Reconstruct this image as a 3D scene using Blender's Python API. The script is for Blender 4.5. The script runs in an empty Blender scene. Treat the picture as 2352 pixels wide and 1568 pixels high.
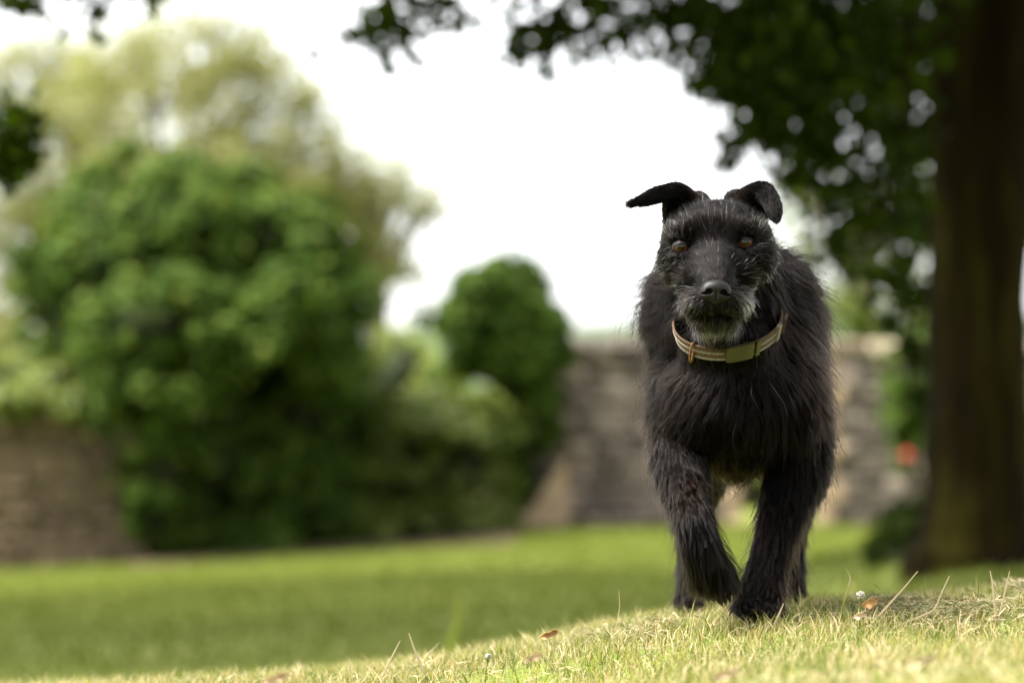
import bpy, bmesh, math, random
import numpy as np
import openvdb
from mathutils import Vector, kdtree

rng = np.random.default_rng(7)
random.seed(7)
C = bpy.context.scene.collection
F = 2352 * 100 / 36.0          # pixels per metre at one metre, 100 mm lens
HZ = 990.0                     # the horizon's row

def P(u, v, Y):
    return np.array([(u - 1176) * Y / F, Y, (HZ - v) * Y / F])

# ------------------------------------------------------------------ camera, sky, sun, exposure
sc = bpy.context.scene
cam_d = bpy.data.cameras.new('camera')
cam = bpy.data.objects.new('camera', cam_d)
C.objects.link(cam)
cam.location = (0, 0, 0)
cam.rotation_euler = (math.pi / 2, 0, 0)
cam_d.lens = 100
cam_d.sensor_width = 36
cam_d.shift_y = (HZ - 784) / 2352
cam_d.clip_start = 0.05
cam_d.clip_end = 3000
cam_d.dof.use_dof = True
cam_d.dof.focus_distance = 3.95
cam_d.dof.aperture_fstop = 2.7
sc.camera = cam

SUN = Vector((-0.50, -0.06, 0.86)).normalized()
w = bpy.data.worlds.new('World'); sc.world = w; w.use_nodes = True
nt = w.node_tree; nt.nodes.clear()
sky = nt.nodes.new('ShaderNodeTexSky'); sky.sky_type = 'NISHITA'; sky.sun_disc = False
sky.sun_elevation = math.asin(SUN.z); sky.sun_rotation = math.atan2(SUN.x, SUN.y)
sky.air_density = 1.0; sky.dust_density = 1.5; sky.ozone_density = 1.0
hs = nt.nodes.new('ShaderNodeHueSaturation'); hs.inputs['Saturation'].default_value = 0.10
bg = nt.nodes.new('ShaderNodeBackground'); bg.inputs['Strength'].default_value = 0.09
wo = nt.nodes.new('ShaderNodeOutputWorld')
nt.links.new(sky.outputs[0], hs.inputs['Color']); nt.links.new(hs.outputs[0], bg.inputs['Color'])
nt.links.new(bg.outputs[0], wo.inputs['Surface'])

sun_d = bpy.data.lights.new('sun', 'SUN'); sun_d.energy = 3.2; sun_d.angle = math.radians(24)
sun_d.color = (1.0, 0.965, 0.90)
sun = bpy.data.objects.new('sun', sun_d); C.objects.link(sun)
sun.rotation_euler = (-SUN).to_track_quat('-Z', 'Y').to_euler()
sun.location = (0, 0, 30)

sc.view_settings.view_transform = 'Standard'
sc.view_settings.look = 'None'
sc.view_settings.exposure = 2.4
sc.view_settings.gamma = 1
sc.view_settings.use_curve_mapping = False
sc.render.engine = 'CYCLES'
sc.cycles.use_denoising = True
sc.cycles.max_bounces = 6
sc.cycles.transparent_max_bounces = 8
sc.cycles_curves.shape = 'RIBBONS'
sc.cycles_curves.subdivisions = 2

# ------------------------------------------------------------------ helpers
def tag(o, label=None, cat=None, group=None, kind=None):
    if label: o['label'] = label
    if cat: o['category'] = cat
    if group: o['group'] = group
    if kind: o['kind'] = kind
    return o

def empty(name, loc, label=None, cat=None, group=None):
    o = bpy.data.objects.new(name, None); C.objects.link(o)
    o.location = loc; o.empty_display_size = 0.2
    return tag(o, label, cat, group)

def link(name, me, mat=None, parent=None):
    o = bpy.data.objects.new(name, me); C.objects.link(o)
    if mat is not None and len(me.materials) == 0: me.materials.append(mat)
    if parent is not None:
        o.parent = parent
        off = Vector(parent.location)
        if parent.parent: off = off + Vector(parent.parent.location)
        o.location = -off            # shapes are written in world coordinates
    return o

def mesh_np(name, verts, faces, smooth=False):
    """verts (N,3), faces (M,k) of one size, or a list of such arrays"""
    me = bpy.data.meshes.new(name)
    fl = faces if isinstance(faces, list) else [faces]
    fl = [np.asarray(f, np.int32) for f in fl if len(f)]
    verts = np.asarray(verts, np.float32)
    me.vertices.add(len(verts)); me.vertices.foreach_set('co', verts.ravel())
    idx = np.concatenate([f.ravel() for f in fl])
    tot = np.concatenate([np.full(len(f), f.shape[1], np.int32) for f in fl])
    st = np.concatenate([[0], np.cumsum(tot)[:-1]]).astype(np.int32)
    me.loops.add(len(idx)); me.loops.foreach_set('vertex_index', idx)
    me.polygons.add(len(tot)); me.polygons.foreach_set('loop_start', st)
    me.polygons.foreach_set('use_smooth', np.full(len(tot), smooth))
    me.update(calc_edges=True); me.validate()
    return me

def unit(a):
    return a / np.maximum(np.linalg.norm(a, axis=-1, keepdims=True), 1e-9)

def hash3(i, j, k, s):
    h = (i.astype(np.int64) * 374761393 + j.astype(np.int64) * 668265263 + k.astype(np.int64) * 2147483647 + s * 144665) & 0xffffffff
    h = ((h ^ (h >> 13)) * 1274126177) & 0xffffffff
    h = h ^ (h >> 16)
    return (h & 0xffffff) / float(0xffffff)

def vnoise(p, s=0):
    p = np.asarray(p, float); i = np.floor(p).astype(np.int64); f = p - i; f = f * f * (3 - 2 * f)
    r = 0
    for dx in (0, 1):
        wx = f[..., 0] if dx else 1 - f[..., 0]
        for dy in (0, 1):
            wy = f[..., 1] if dy else 1 - f[..., 1]
            for dz in (0, 1):
                wz = f[..., 2] if dz else 1 - f[..., 2]
                r = r + wx * wy * wz * hash3(i[..., 0] + dx, i[..., 1] + dy, i[..., 2] + dz, s)
    return r

def fbm(p, s=0, o=3):
    r = 0; a = 0.5; t = 0
    for k in range(o):
        r = r + a * vnoise(np.asarray(p) * 2 ** k, s + k); t += a; a *= 0.5
    return r / t

def sstep(a, b, x):
    t = np.clip((x - a) / (b - a), 0, 1); return t * t * (3 - 2 * t)

# ------------------------------------------------------------------ materials
def newmat(name):
    m = bpy.data.materials.new(name); m.use_nodes = True
    n = m.node_tree; n.nodes.clear()
    return m, n, n.nodes.new('ShaderNodeOutputMaterial')

def ramp(n, stops, fac):
    r = n.nodes.new('ShaderNodeValToRGB')
    while len(r.color_ramp.elements) < len(stops): r.color_ramp.elements.new(0.5)
    for e, (p, c) in zip(r.color_ramp.elements, stops):
        e.position = p; e.color = (*c, 1)
    n.links.new(fac, r.inputs['Fac'])
    return r.outputs['Color']

def leaf_mat(name, stops, trans=0.35, rough=0.45, spec=0.35, tboost=(1.3, 1.35, 0.7), patch=0, pscale=4):
    m, n, out = newmat(name)
    g = n.nodes.new('ShaderNodeNewGeometry')
    fac = g.outputs['Random Per Island']
    if patch:                    # drier and greener patches over the ground
        nz = n.nodes.new('ShaderNodeTexNoise'); nz.inputs['Scale'].default_value = pscale; nz.inputs['Detail'].default_value = 3
        n.links.new(g.outputs['Position'], nz.inputs['Vector'])
        m1 = n.nodes.new('ShaderNodeMath'); m1.operation = 'MULTIPLY_ADD'; n.links.new(nz.outputs['Fac'], m1.inputs[0]); m1.inputs[1].default_value = patch * 2; m1.inputs[2].default_value = -patch
        m2 = n.nodes.new('ShaderNodeMath'); m2.operation = 'ADD'; m2.use_clamp = True; n.links.new(fac, m2.inputs[0]); n.links.new(m1.outputs[0], m2.inputs[1]); fac = m2.outputs[0]
    col = ramp(n, stops, fac)
    pb = n.nodes.new('ShaderNodeBsdfPrincipled')
    pb.inputs['Roughness'].default_value = rough
    pb.inputs['Specular IOR Level'].default_value = spec
    n.links.new(col, pb.inputs['Base Color'])
    tr = n.nodes.new('ShaderNodeBsdfTranslucent')
    mul = n.nodes.new('ShaderNodeMix'); mul.data_type = 'RGBA'; mul.blend_type = 'MULTIPLY'
    mul.inputs['Factor'].default_value = 1
    n.links.new(col, mul.inputs[6]); mul.inputs[7].default_value = (*tboost, 1)
    n.links.new(mul.outputs[2], tr.inputs['Color'])
    mx = n.nodes.new('ShaderNodeMixShader'); mx.inputs[0].default_value = trans
    n.links.new(pb.outputs[0], mx.inputs[1]); n.links.new(tr.outputs[0], mx.inputs[2])
    n.links.new(mx.outputs[0], out.inputs['Surface'])
    return m

def noise_mat(name, stops, scale=5, rough=0.9, bump=0.3, bscale=None, detail=6, rnd=0.0, spec=0.2, stretch=(1, 1, 1), bdist=0.02):
    m, n, out = newmat(name)
    tc = n.nodes.new('ShaderNodeTexCoord'); mp = n.nodes.new('ShaderNodeMapping')
    mp.inputs['Scale'].default_value = stretch
    n.links.new(tc.outputs['Object'], mp.inputs['Vector'])
    nz = n.nodes.new('ShaderNodeTexNoise'); nz.inputs['Scale'].default_value = scale; nz.inputs['Detail'].default_value = detail
    n.links.new(mp.outputs[0], nz.inputs['Vector'])
    fac = nz.outputs['Fac']
    if rnd:
        oi = n.nodes.new('ShaderNodeObjectInfo')
        sb = n.nodes.new('ShaderNodeMath'); sb.operation = 'MULTIPLY_ADD'
        n.links.new(oi.outputs['Random'], sb.inputs[0]); sb.inputs[1].default_value = rnd; sb.inputs[2].default_value = -rnd / 2
        ad = n.nodes.new('ShaderNodeMath'); ad.operation = 'ADD'
        n.links.new(fac, ad.inputs[0]); n.links.new(sb.outputs[0], ad.inputs[1]); fac = ad.outputs[0]
    col = ramp(n, stops, fac)
    pb = n.nodes.new('ShaderNodeBsdfPrincipled'); pb.inputs['Roughness'].default_value = rough
    pb.inputs['Specular IOR Level'].default_value = spec
    n.links.new(col, pb.inputs['Base Color'])
    if bump:
        b2 = n.nodes.new('ShaderNodeTexNoise'); b2.inputs['Scale'].default_value = bscale or scale * 4; b2.inputs['Detail'].default_value = 5
        n.links.new(mp.outputs[0], b2.inputs['Vector'])
        bp = n.nodes.new('ShaderNodeBump'); bp.inputs['Strength'].default_value = bump; bp.inputs['Distance'].default_value = bdist
        n.links.new(b2.outputs['Fac'], bp.inputs['Height']); n.links.new(bp.outputs[0], pb.inputs['Normal'])
    n.links.new(pb.outputs[0], out.inputs['Surface'])
    return m

M = {}
M['lawn'] = noise_mat('lawn', [(0.25, (0.084, 0.108, 0.013)), (0.5, (0.118, 0.144, 0.020)), (0.75, (0.165, 0.182, 0.038))], scale=1.3, bump=0.6, bscale=40, bdist=0.03)
M['grass'] = leaf_mat('tall_grass', [(0.0, (0.09, 0.135, 0.018)), (0.32, (0.17, 0.20, 0.038)), (0.5, (0.28, 0.27, 0.085)), (0.68, (0.40, 0.335, 0.175)), (1.0, (0.54, 0.41, 0.26))], trans=0.35, rough=0.5, spec=0.3, tboost=(1.1, 1.1, 0.6), patch=.9, pscale=13)
M['lawn_blade'] = leaf_mat('lawn_blade', [(0.0, (0.084, 0.112, 0.013)), (0.5, (0.124, 0.154, 0.021)), (1.0, (0.18, 0.20, 0.042))], trans=0.3, rough=0.6, spec=0.15, tboost=(1.1, 1.1, 0.6))
M['straw'] = leaf_mat('straw', [(0.0, (0.08, 0.10, 0.03)), (0.4, (0.17, 0.165, 0.06)), (0.75, (0.29, 0.24, 0.12)), (1.0, (0.48, 0.38, 0.24))], trans=0.2, rough=0.6, tboost=(1, 1, 0.8))
M['ivy'] = leaf_mat('ivy_leaf', [(0.0, (0.028, 0.058, 0.008)), (0.5, (0.052, 0.096, 0.013)), (0.85, (0.088, 0.134, 0.019)), (1.0, (0.13, 0.160, 0.026))], trans=0.25, rough=0.6, spec=0.07)
M['bright_shrub'] = leaf_mat('bright_shrub_leaf', [(0.0, (0.10, 0.16, 0.02)), (0.5, (0.16, 0.21, 0.03)), (1.0, (0.25, 0.26, 0.05))], trans=0.35)
M['pale_leaf'] = leaf_mat('pale_leaf', [(0.0, (0.19, 0.205, 0.070)), (0.5, (0.28, 0.285, 0.115)), (1.0, (0.37, 0.36, 0.18))], trans=0.45, rough=0.6, spec=.1, tboost=(1.15, 1.15, 0.8))
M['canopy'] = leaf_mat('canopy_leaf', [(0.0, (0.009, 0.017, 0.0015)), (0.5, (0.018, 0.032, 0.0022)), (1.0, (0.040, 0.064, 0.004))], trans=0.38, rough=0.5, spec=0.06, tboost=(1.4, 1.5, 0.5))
M['mid_leaf'] = leaf_mat('mid_leaf', [(0.0, (0.06, 0.09, 0.012)), (0.5, (0.11, 0.15, 0.020)), (1.0, (0.18, 0.21, 0.04))], trans=0.4)
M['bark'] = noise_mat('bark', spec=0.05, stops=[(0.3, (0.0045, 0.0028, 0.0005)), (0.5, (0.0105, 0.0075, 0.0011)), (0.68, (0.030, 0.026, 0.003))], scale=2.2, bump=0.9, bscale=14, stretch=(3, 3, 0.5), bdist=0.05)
M['twig'] = noise_mat('twig', [(0.3, (0.03, 0.024, 0.015)), (0.7, (0.07, 0.055, 0.035))], scale=8, bump=0.3)
M['inner'] = noise_mat('core_shade', [(0.3, (0.009, 0.013, 0.003)), (0.7, (0.018, 0.026, 0.006))], scale=8, bump=0.5)  # near-black green standing in for the shade deep inside the bushes
M['pale_bark'] = noise_mat('pale_bark', [(0.3, (0.10, 0.085, 0.06)), (0.7, (0.2, 0.17, 0.12))], scale=6, bump=0.4)
M['stone'] = noise_mat('wall_stone', [(0.18, (0.09, 0.074, 0.066)), (0.42, (0.18, 0.148, 0.130)), (0.62, (0.26, 0.213, 0.185)), (0.88, (0.46, 0.37, 0.31))], scale=5, bump=0.5, rnd=0.55)
M['left_stone'] = noise_mat('brown_wall_stone', [(0.18, (0.075, 0.053, 0.034)), (0.45, (0.130, 0.094, 0.062)), (0.65, (0.175, 0.130, 0.086)), (0.9, (0.27, 0.20, 0.135))], scale=5, bump=0.5, rnd=0.4)
M['coping'] = noise_mat('coping_stone', [(0.2, (0.20, 0.155, 0.115)), (0.5, (0.30, 0.235, 0.18)), (0.8, (0.40, 0.32, 0.24))], scale=4, bump=0.4, rnd=0.3)
M['quoin'] = noise_mat('quoin_stone', [(0.2, (0.30, 0.21, 0.14)), (0.5, (0.42, 0.305, 0.20)), (0.8, (0.52, 0.40, 0.27))], scale=4, bump=0.3, rnd=0.25)
M['mortar'] = noise_mat('mortar', [(0.3, (0.13, 0.095, 0.07)), (0.7, (0.22, 0.165, 0.12))], scale=8, bump=0.5)
M['soil'] = noise_mat('soil', [(0.3, (0.04, 0.028, 0.015)), (0.7, (0.10, 0.07, 0.04))], scale=6, bump=0.8)
M['hill'] = noise_mat('hill', [(0.3, (0.035, 0.055, 0.03)), (0.7, (0.07, 0.095, 0.05))], scale=0.05, bump=0.0)

# ------------------------------------------------------------------ ground
CX = np.array([-6, -2.2, -.81, -.603, -.328, -.121, .085, .258, .464, .636, .81, 2.2, 6])
CZ = np.array([-.50, -.45, -.386, -.375, -.358, -.344, -.313, -.287, -.272, -.262, -.238, -.16, -.10]) - 0.016 - np.array([.02, .02, .022, .022, .022, .018, .013, .009, .010, .014, .018, .02, .02]) + np.array([0, 0, 0, 0, 0, .002, .008, .015, .015, .014, .010, 0, 0])

def gz(x, y):
    x = np.asarray(x, float); y = np.asarray(y, float)
    k = 0
    for d in (-0.08, 0, 0.08): k = k + np.interp(x * 4.5 / np.maximum(4.5, 4.5) + d, CX, CZ) / 3
    prof = np.where(y > 4.5, 0, 0.03 * (4.5 - np.clip(y, 4.0, 4.5)))
    prof = prof - 0.026 * sstep(4.0, 3.70, y) + 0.050 * np.clip(3.7 - y, 0, 2.6)
    t = np.clip(y - 4.5, 0, None)
    prof = prof - np.where(t < 0.8, 0.055 * t + 0.06 * t * t, 0.0824 + 0.151 * (t - 0.8))
    bank = k + prof
    right = sstep(-5.2, 1.3, x)
    lawn = -1.26 + 0.33 * right + 0.22 * sstep(26, 11, y) * (1 - right)
    lawn = lawn + 0.36 * sstep(0.7, 2.0, x) * sstep(19, 14, y)
    lawn = lawn + 0.02 * (fbm(np.stack([x * .4, y * .4, x * 0], -1), 5) - .5) * 2
    h = 0.12
    d = (bank - lawn) / h
    far = np.maximum(bank, lawn) + h * 0.25 * np.clip(1 - np.abs(d), 0, 1) ** 2
    tiny = 0.007 * (fbm(np.stack([x * 9, y * 9, x * 0], -1), 3) - .5) * 2
    return far + tiny * (y < 9)

def axis(lo, hi, fine_lo, fine_hi, f, g=1.14):
    a = list(np.arange(fine_lo, fine_hi, f)); s = f
    while a[-1] < hi: s *= g; a.append(a[-1] + s)
    s = f
    while a[0] > lo: s *= g; a.insert(0, a[0] - s)
    return np.array(a)

gx = axis(-500, 500, -2.2, 2.4, 0.045); gy = axis(-30, 900, 1.0, 6.0, 0.045, 1.09)
XX, YY = np.meshgrid(gx, gy)
ZZ = gz(XX, YY)
nx, ny = len(gx), len(gy)
ii = (np.arange(ny - 1)[:, None] * nx + np.arange(nx - 1)[None, :]).ravel()
ground = link('ground', mesh_np('ground', np.stack([XX, YY, ZZ], -1).reshape(-1, 3), np.stack([ii, ii + 1, ii + nx + 1, ii + nx], -1), True), M['lawn'])
tag(ground, 'green lawn falling away behind a low grassy bank', kind='structure')

# far wooded hill behind the wall
hx = np.linspace(-260, 260, 140); hy = np.linspace(160, 330, 40)
HX, HY = np.meshgrid(hx, hy)
prof = np.sin(np.clip((HY - 160) / 170, 0, 1) * np.pi)
HZZ = -2 + prof * (8.6 + 2.0 * np.sin(HX / 60.0 + 0.8) + 1.6 * fbm(np.stack([HX / 9, HY / 9, HX * 0], -1), 11))
nx, ny = len(hx), len(hy)
ii = (np.arange(ny - 1)[:, None] * nx + np.arange(nx - 1)[None, :]).ravel()
hill = link('hill', mesh_np('hill', np.stack([HX, HY, HZZ], -1).reshape(-1, 3), np.stack([ii, ii + 1, ii + nx + 1, ii + nx], -1), True), M['hill'])
tag(hill, 'dark wooded hill far beyond the wall', kind='structure')

# ------------------------------------------------------------------ foliage and branch helpers
def leaves(name, cen, nor, size, mat, parent, width=0.62, droop=0.3):
    n = len(cen)
    nor = unit(nor)
    t = rng.normal(size=(n, 3)); t[:, 2] -= droop * 2
    t = unit(t - nor * np.sum(t * nor, 1, keepdims=True))
    b = np.cross(nor, t)
    s = np.asarray(size).reshape(-1, 1)
    v = np.empty((n, 4, 3))
    v[:, 0] = cen - t * s * .5
    v[:, 1] = cen + b * s * width * .5 + nor * s * .12
    v[:, 2] = cen + t * s * .55
    v[:, 3] = cen - b * s * width * .5 + nor * s * .12
    k = (np.arange(n) * 4)[:, None]
    f = np.concatenate([k + [0, 2, 1], k + [0, 3, 2]])
    return link(name, mesh_np(name, v.reshape(-1, 3), f), mat, parent)

def sphere_dirs(n):
    return unit(rng.normal(size=(n, 3)))

def lobe_cloud(lobes, n_clump, leaf_per, clump_r, size, up=0.6, shell=(0.8, 1.08), zmin=None, under=-2):
    """clumps of leaves over the outside of a set of ellipsoid lobes -> centres, normals, sizes"""
    cs, ns, ss = [], [], []
    L = [(np.array(c, float), np.array(r, float)) for c, r in lobes]
    area = np.array([(r[0] * r[1] * r[2]) ** (2 / 3) for c, r in L]); area /= area.sum()
    for q, (c, r) in enumerate(L):
        m = max(3, int(n_clump * area[q]))
        d = sphere_dirs(m)
        p = c + d * r * rng.uniform(*shell, size=(m, 1))
        keep = d[:, 2] > under
        for q2, (c2, r2) in enumerate(L):
            if q2 != q: keep &= np.sum(((p - c2) / r2) ** 2, 1) > 0.62
        p, d = p[keep], unit(d[keep] / r)
        cr = clump_r * rng.uniform(.55, 1.35, size=(len(p), 1))
        e = sphere_dirs(len(p) * leaf_per).reshape(len(p), leaf_per, 3)
        e = e + d[:, None] * 0.35
        rad = rng.uniform(0.3, 1.0, size=(len(p), leaf_per, 1)) ** 0.5
        pt = p[:, None] + e * rad * cr[:, None] * np.array([1, 1, .75])
        no = e * 0.8 + d[:, None] * 0.5 + np.array([0, 0, up]) + rng.normal(size=e.shape) * .35
        cs.append(pt.reshape(-1, 3)); ns.append(no.reshape(-1, 3))
    cs = np.concatenate(cs); ns = np.concatenate(ns)
    if zmin is not None:
        k = cs[:, 2] > zmin; cs, ns = cs[k], ns[k]
    return cs, ns, size * rng.uniform(.6, 1.3, size=len(cs))

def tubes(paths, sides=8, rough=0.0):
    """paths: list of (points (k,3), radii (k)) -> verts, quads"""
    V, Q, o = [], [], 0
    for pts, rad in paths:
        pts = np.asarray(pts, float); rad = np.asarray(rad, float); k = len(pts)
        tan = unit(np.gradient(pts, axis=0))
        ref = np.array([0.13, 1, 0.21]) if abs(tan[0][2]) > 0.7 else np.array([0.1, .2, 1])
        a = unit(np.cross(tan, ref)); b = np.cross(tan, a)
        th = np.arange(sides) / sides * 2 * np.pi
        ring = pts[:, None] + (a[:, None] * np.cos(th)[None, :, None] + b[:, None] * np.sin(th)[None, :, None]) * rad[:, None, None]
        if rough:
            ring = ring + (ring - pts[:, None]) * rough * (fbm(ring * 5, 2)[..., None] - .5) * 2
        V.append(ring.reshape(-1, 3))
        i = np.arange(k - 1)[:, None] * sides + np.arange(sides)[None]
        j = np.arange(k - 1)[:, None] * sides + (np.arange(sides)[None] + 1) % sides
        Q.append(np.stack([i, j, j + sides, i + sides], -1).reshape(-1, 4) + o)
        V.append(pts[-1:] + tan[-1:] * rad[-1]); o += k * sides
        top = np.stack([(k - 1) * sides + np.arange(sides), (k - 1) * sides + (np.arange(sides) + 1) % sides], -1) + o - k * sides
        Q.append(np.concatenate([top, np.full((sides, 1), o), np.full((sides, 1), o)], 1)[:, :4])
        o += 1
    V = np.concatenate(V); Qa = np.concatenate(Q)
    tri = Qa[Qa[:, 2] == Qa[:, 3]][:, :3]; quad = Qa[Qa[:, 2] != Qa[:, 3]]
    return V, [quad, tri]

def curve_pts(ctrl, n=14):
    ctrl = np.asarray(ctrl, float); t = np.linspace(0, len(ctrl) - 1, n); i = np.clip(t.astype(int), 0, len(ctrl) - 2); f = (t - i)[:, None]
    g = lambda k: ctrl[np.clip(k, 0, len(ctrl) - 1)]
    p0, p1, p2, p3 = g(i - 1), g(i), g(i + 1), g(i + 2)
    return .5 * ((2 * p1) + (-p0 + p2) * f + (2 * p0 - 5 * p1 + 4 * p2 - p3) * f ** 2 + (-p0 + 3 * p1 - 3 * p2 + p3) * f ** 3)

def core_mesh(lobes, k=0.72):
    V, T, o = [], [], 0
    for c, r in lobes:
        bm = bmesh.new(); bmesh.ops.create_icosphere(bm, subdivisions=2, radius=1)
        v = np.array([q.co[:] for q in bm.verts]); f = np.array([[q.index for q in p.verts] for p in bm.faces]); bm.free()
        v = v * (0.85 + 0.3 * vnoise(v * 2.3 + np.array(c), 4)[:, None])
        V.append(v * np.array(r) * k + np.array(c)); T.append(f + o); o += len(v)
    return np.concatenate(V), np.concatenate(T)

def lobe(u, v, Y, ru, rv, ry=None):
    c = P(u, v, Y); return (c, (ru * Y / F, ry if ry else ru * Y / F, rv * Y / F))

# ------------------------------------------------------------------ stone walls
def stone_mesh(seed):
    bm = bmesh.new(); bmesh.ops.create_cube(bm, size=1)
    bmesh.ops.bevel(bm, geom=list(bm.edges), offset=0.12, segments=1, affect='EDGES')
    r = random.Random(seed)
    for v in bm.verts: v.co += Vector((r.uniform(-.05, .05), r.uniform(-.06, .06), r.uniform(-.05, .05)))
    me = bpy.data.meshes.new('stone'); bm.to_mesh(me); bm.free()
    return me
STONES = {}
def stones_of(mat):
    if mat.name not in STONES:
        STONES[mat.name] = [stone_mesh(k + hash(mat.name) % 1) for k in range(6)]
        for m in STONES[mat.name]: m.materials.append(mat)
    return STONES[mat.name]

def box_mesh(name, x0, x1, y0, y1, z0, z1):
    v = [(x, y, z) for x in (x0, x1) for y in (y0, y1) for z in (z0, z1)]
    f = [(0, 1, 3, 2), (4, 6, 7, 5), (0, 4, 5, 1), (2, 3, 7, 6), (0, 2, 6, 4), (1, 5, 7, 3)]
    return mesh_np(name, np.array(v), np.array(f))

def wall(name, x0, x1, Y, ztop, mat, label, course=0.125, length=0.21, jamb=None, cop=0.13, depth=0.45, cmat=None):
    """rubble wall facing the camera from x0 to x1 with its front at Y"""
    zb = float(min(gz(x0, Y), gz(x1, Y))) - 0.25
    t = empty(name, ((x0 + x1) / 2, Y + depth / 2, zb), label, 'wall')
    link('mortar_core', box_mesh('mortar_core', x0, x1, Y + 0.05, Y + depth, zb, ztop - cop), M['mortar'], t)
    ms = stones_of(mat); off = Vector(t.location); r = random.Random(name + str(x0))
    z = ztop - cop; row = 0
    xs0, xs1 = x0, x1
    if jamb in ('l', 'b'): xs0 += 0.10
    if jamb in ('r', 'b'): xs1 -= 0.10
    while z > zb + 0.1:
        h = course * r.uniform(.7, 1.3); x = xs0 - (r.uniform(0, .2) if jamb not in ('l', 'b') else 0)
        while x < xs1 - 0.03:
            L = min(length * r.uniform(.6, 1.45), xs1 - x)
            o = bpy.data.objects.new('stone', r.choice(ms)); C.objects.link(o); o.parent = t
            o.location = Vector((x + L / 2, Y + 0.06 - r.uniform(-.02, .03), z - h / 2 + r.uniform(-.022, .022))) - off
            o.scale = (max(.03, L - 0.014), 0.16, (h - 0.012) * r.uniform(.78, 1.12)); o.rotation_euler = (0, r.uniform(-.14, .14), 0)
            x += L
        z -= h; row += 1
    cs = stones_of(cmat or M['coping']); x = x0 - 0.03
    while x < x1:
        L = min(r.uniform(.35, .6), x1 + .03 - x)
        o = bpy.data.objects.new('coping_stone', r.choice(cs)); C.objects.link(o); o.parent = t
        o.location = Vector((x + L / 2, Y + depth / 2 - 0.02, ztop - cop / 2 + r.uniform(-.012, .012))) - off
        o.scale = (L - 0.012, depth + 0.13, cop); x += L
    for s, xj in ((jamb in ('l', 'b'), x0), (jamb in ('r', 'b'), x1)):
        if not s: continue
        z = ztop - cop; k = 0; q = stones_of(M['quoin']); sg = 1 if xj == x0 else -1
        while z > zb + .05:
            h = r.uniform(.2, .28); L = .17 + .10 * (k % 2)
            o = bpy.data.objects.new('quoin_stone', r.choice(q)); C.objects.link(o); o.parent = t
            o.location = Vector((xj + sg * (L / 2 - .06), Y + depth / 2 - .03, z - h / 2)) - off
            o.scale = (L, depth + .06, h - .012); z -= h; k += 1
    return t

YW = 28.0
xw = lambda u, Y=YW: (u - 1176) * Y / F
zw = lambda v, Y=YW: (HZ - v) * Y / F
wall('stone_wall', xw(1160), xw(1688), YW, zw(772), M['stone'], 'long rubble stone wall with pale coping between ivy pillar and dog', jamb='r', cmat=M['stone'])
wall('stone_wall', xw(1893), xw(2800), YW, zw(782), M['stone'], 'rubble stone wall right of the dog beside the big tree trunk', jamb='l')
YL = 25.5
wall('stone_wall', xw(-980, YL), xw(345, YL), YL, zw(966, YL), M['left_stone'], 'low brown stone wall running into the big ivy mass at left', cmat=M['left_stone'], cop=0.1)
# loose pale stones lying on the left wall
for k, (u, v, s) in enumerate([(95, 938, .16), (140, 930, .2), (185, 942, .15)]):
    o = bpy.data.objects.new('loose_stone', stones_of(M['quoin'])[k]); C.objects.link(o)
    c = P(u, v, YL + .2); o.location = (c[0], c[1], zw(966, YL) + .05); o.scale = (s, .2, .11); o.rotation_euler = (0, 0, .3 * k)
    tag(o, ['leftmost pale loose stone on top of the low brown wall', 'largest pale loose stone, middle one on top of the low brown wall', 'pale loose stone nearest the ivy on top of the low brown wall'][k], 'stone', 'loose stones on the low wall')

# pale sloping buttress at the foot of the ivy pillar
pts = [(1140, 1225), (1305, 1225), (1305, 1040), (1270, 1090), (1225, 1165)]
fr = np.array([P(u, v, 27.5) for u, v in pts]); bk = fr + np.array([0, .55, 0])
bv = np.concatenate([fr, bk]); n5 = 5
bf = [list(range(5)), list(range(9, 4, -1))] + [[i, i + 5, (i + 1) % 5 + 5, (i + 1) % 5] for i in range(5)]
me = bpy.data.meshes.new('buttress'); me.from_pydata([tuple(q) for q in bv], [], [f[::-1] for f in bf]); me.update()
bt = link('stone_buttress', me, M['quoin']); tag(bt, 'pale sloping stone buttress at the foot of the ivy pillar', 'buttress')

# soil bed below the ivy
sx = np.linspace(xw(300, 25), xw(1190, 26), 40)
v = []
for x in sx:
    for y in (24.3 + .2 * math.sin(x * 3), 24.7, 26.6): v.append((x, y, float(gz(x, y)) + (0.03 if y > 24.5 else .004)))
i = np.arange(39)[:, None] * 3 + np.arange(2)[None]; i = i.ravel()
soil = link('soil_bed', mesh_np('soil_bed', np.array(v), np.stack([i, i + 3, i + 4, i + 1], -1)), M['soil'])
tag(soil, 'strip of bare brown soil under the ivy', kind='structure')

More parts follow.
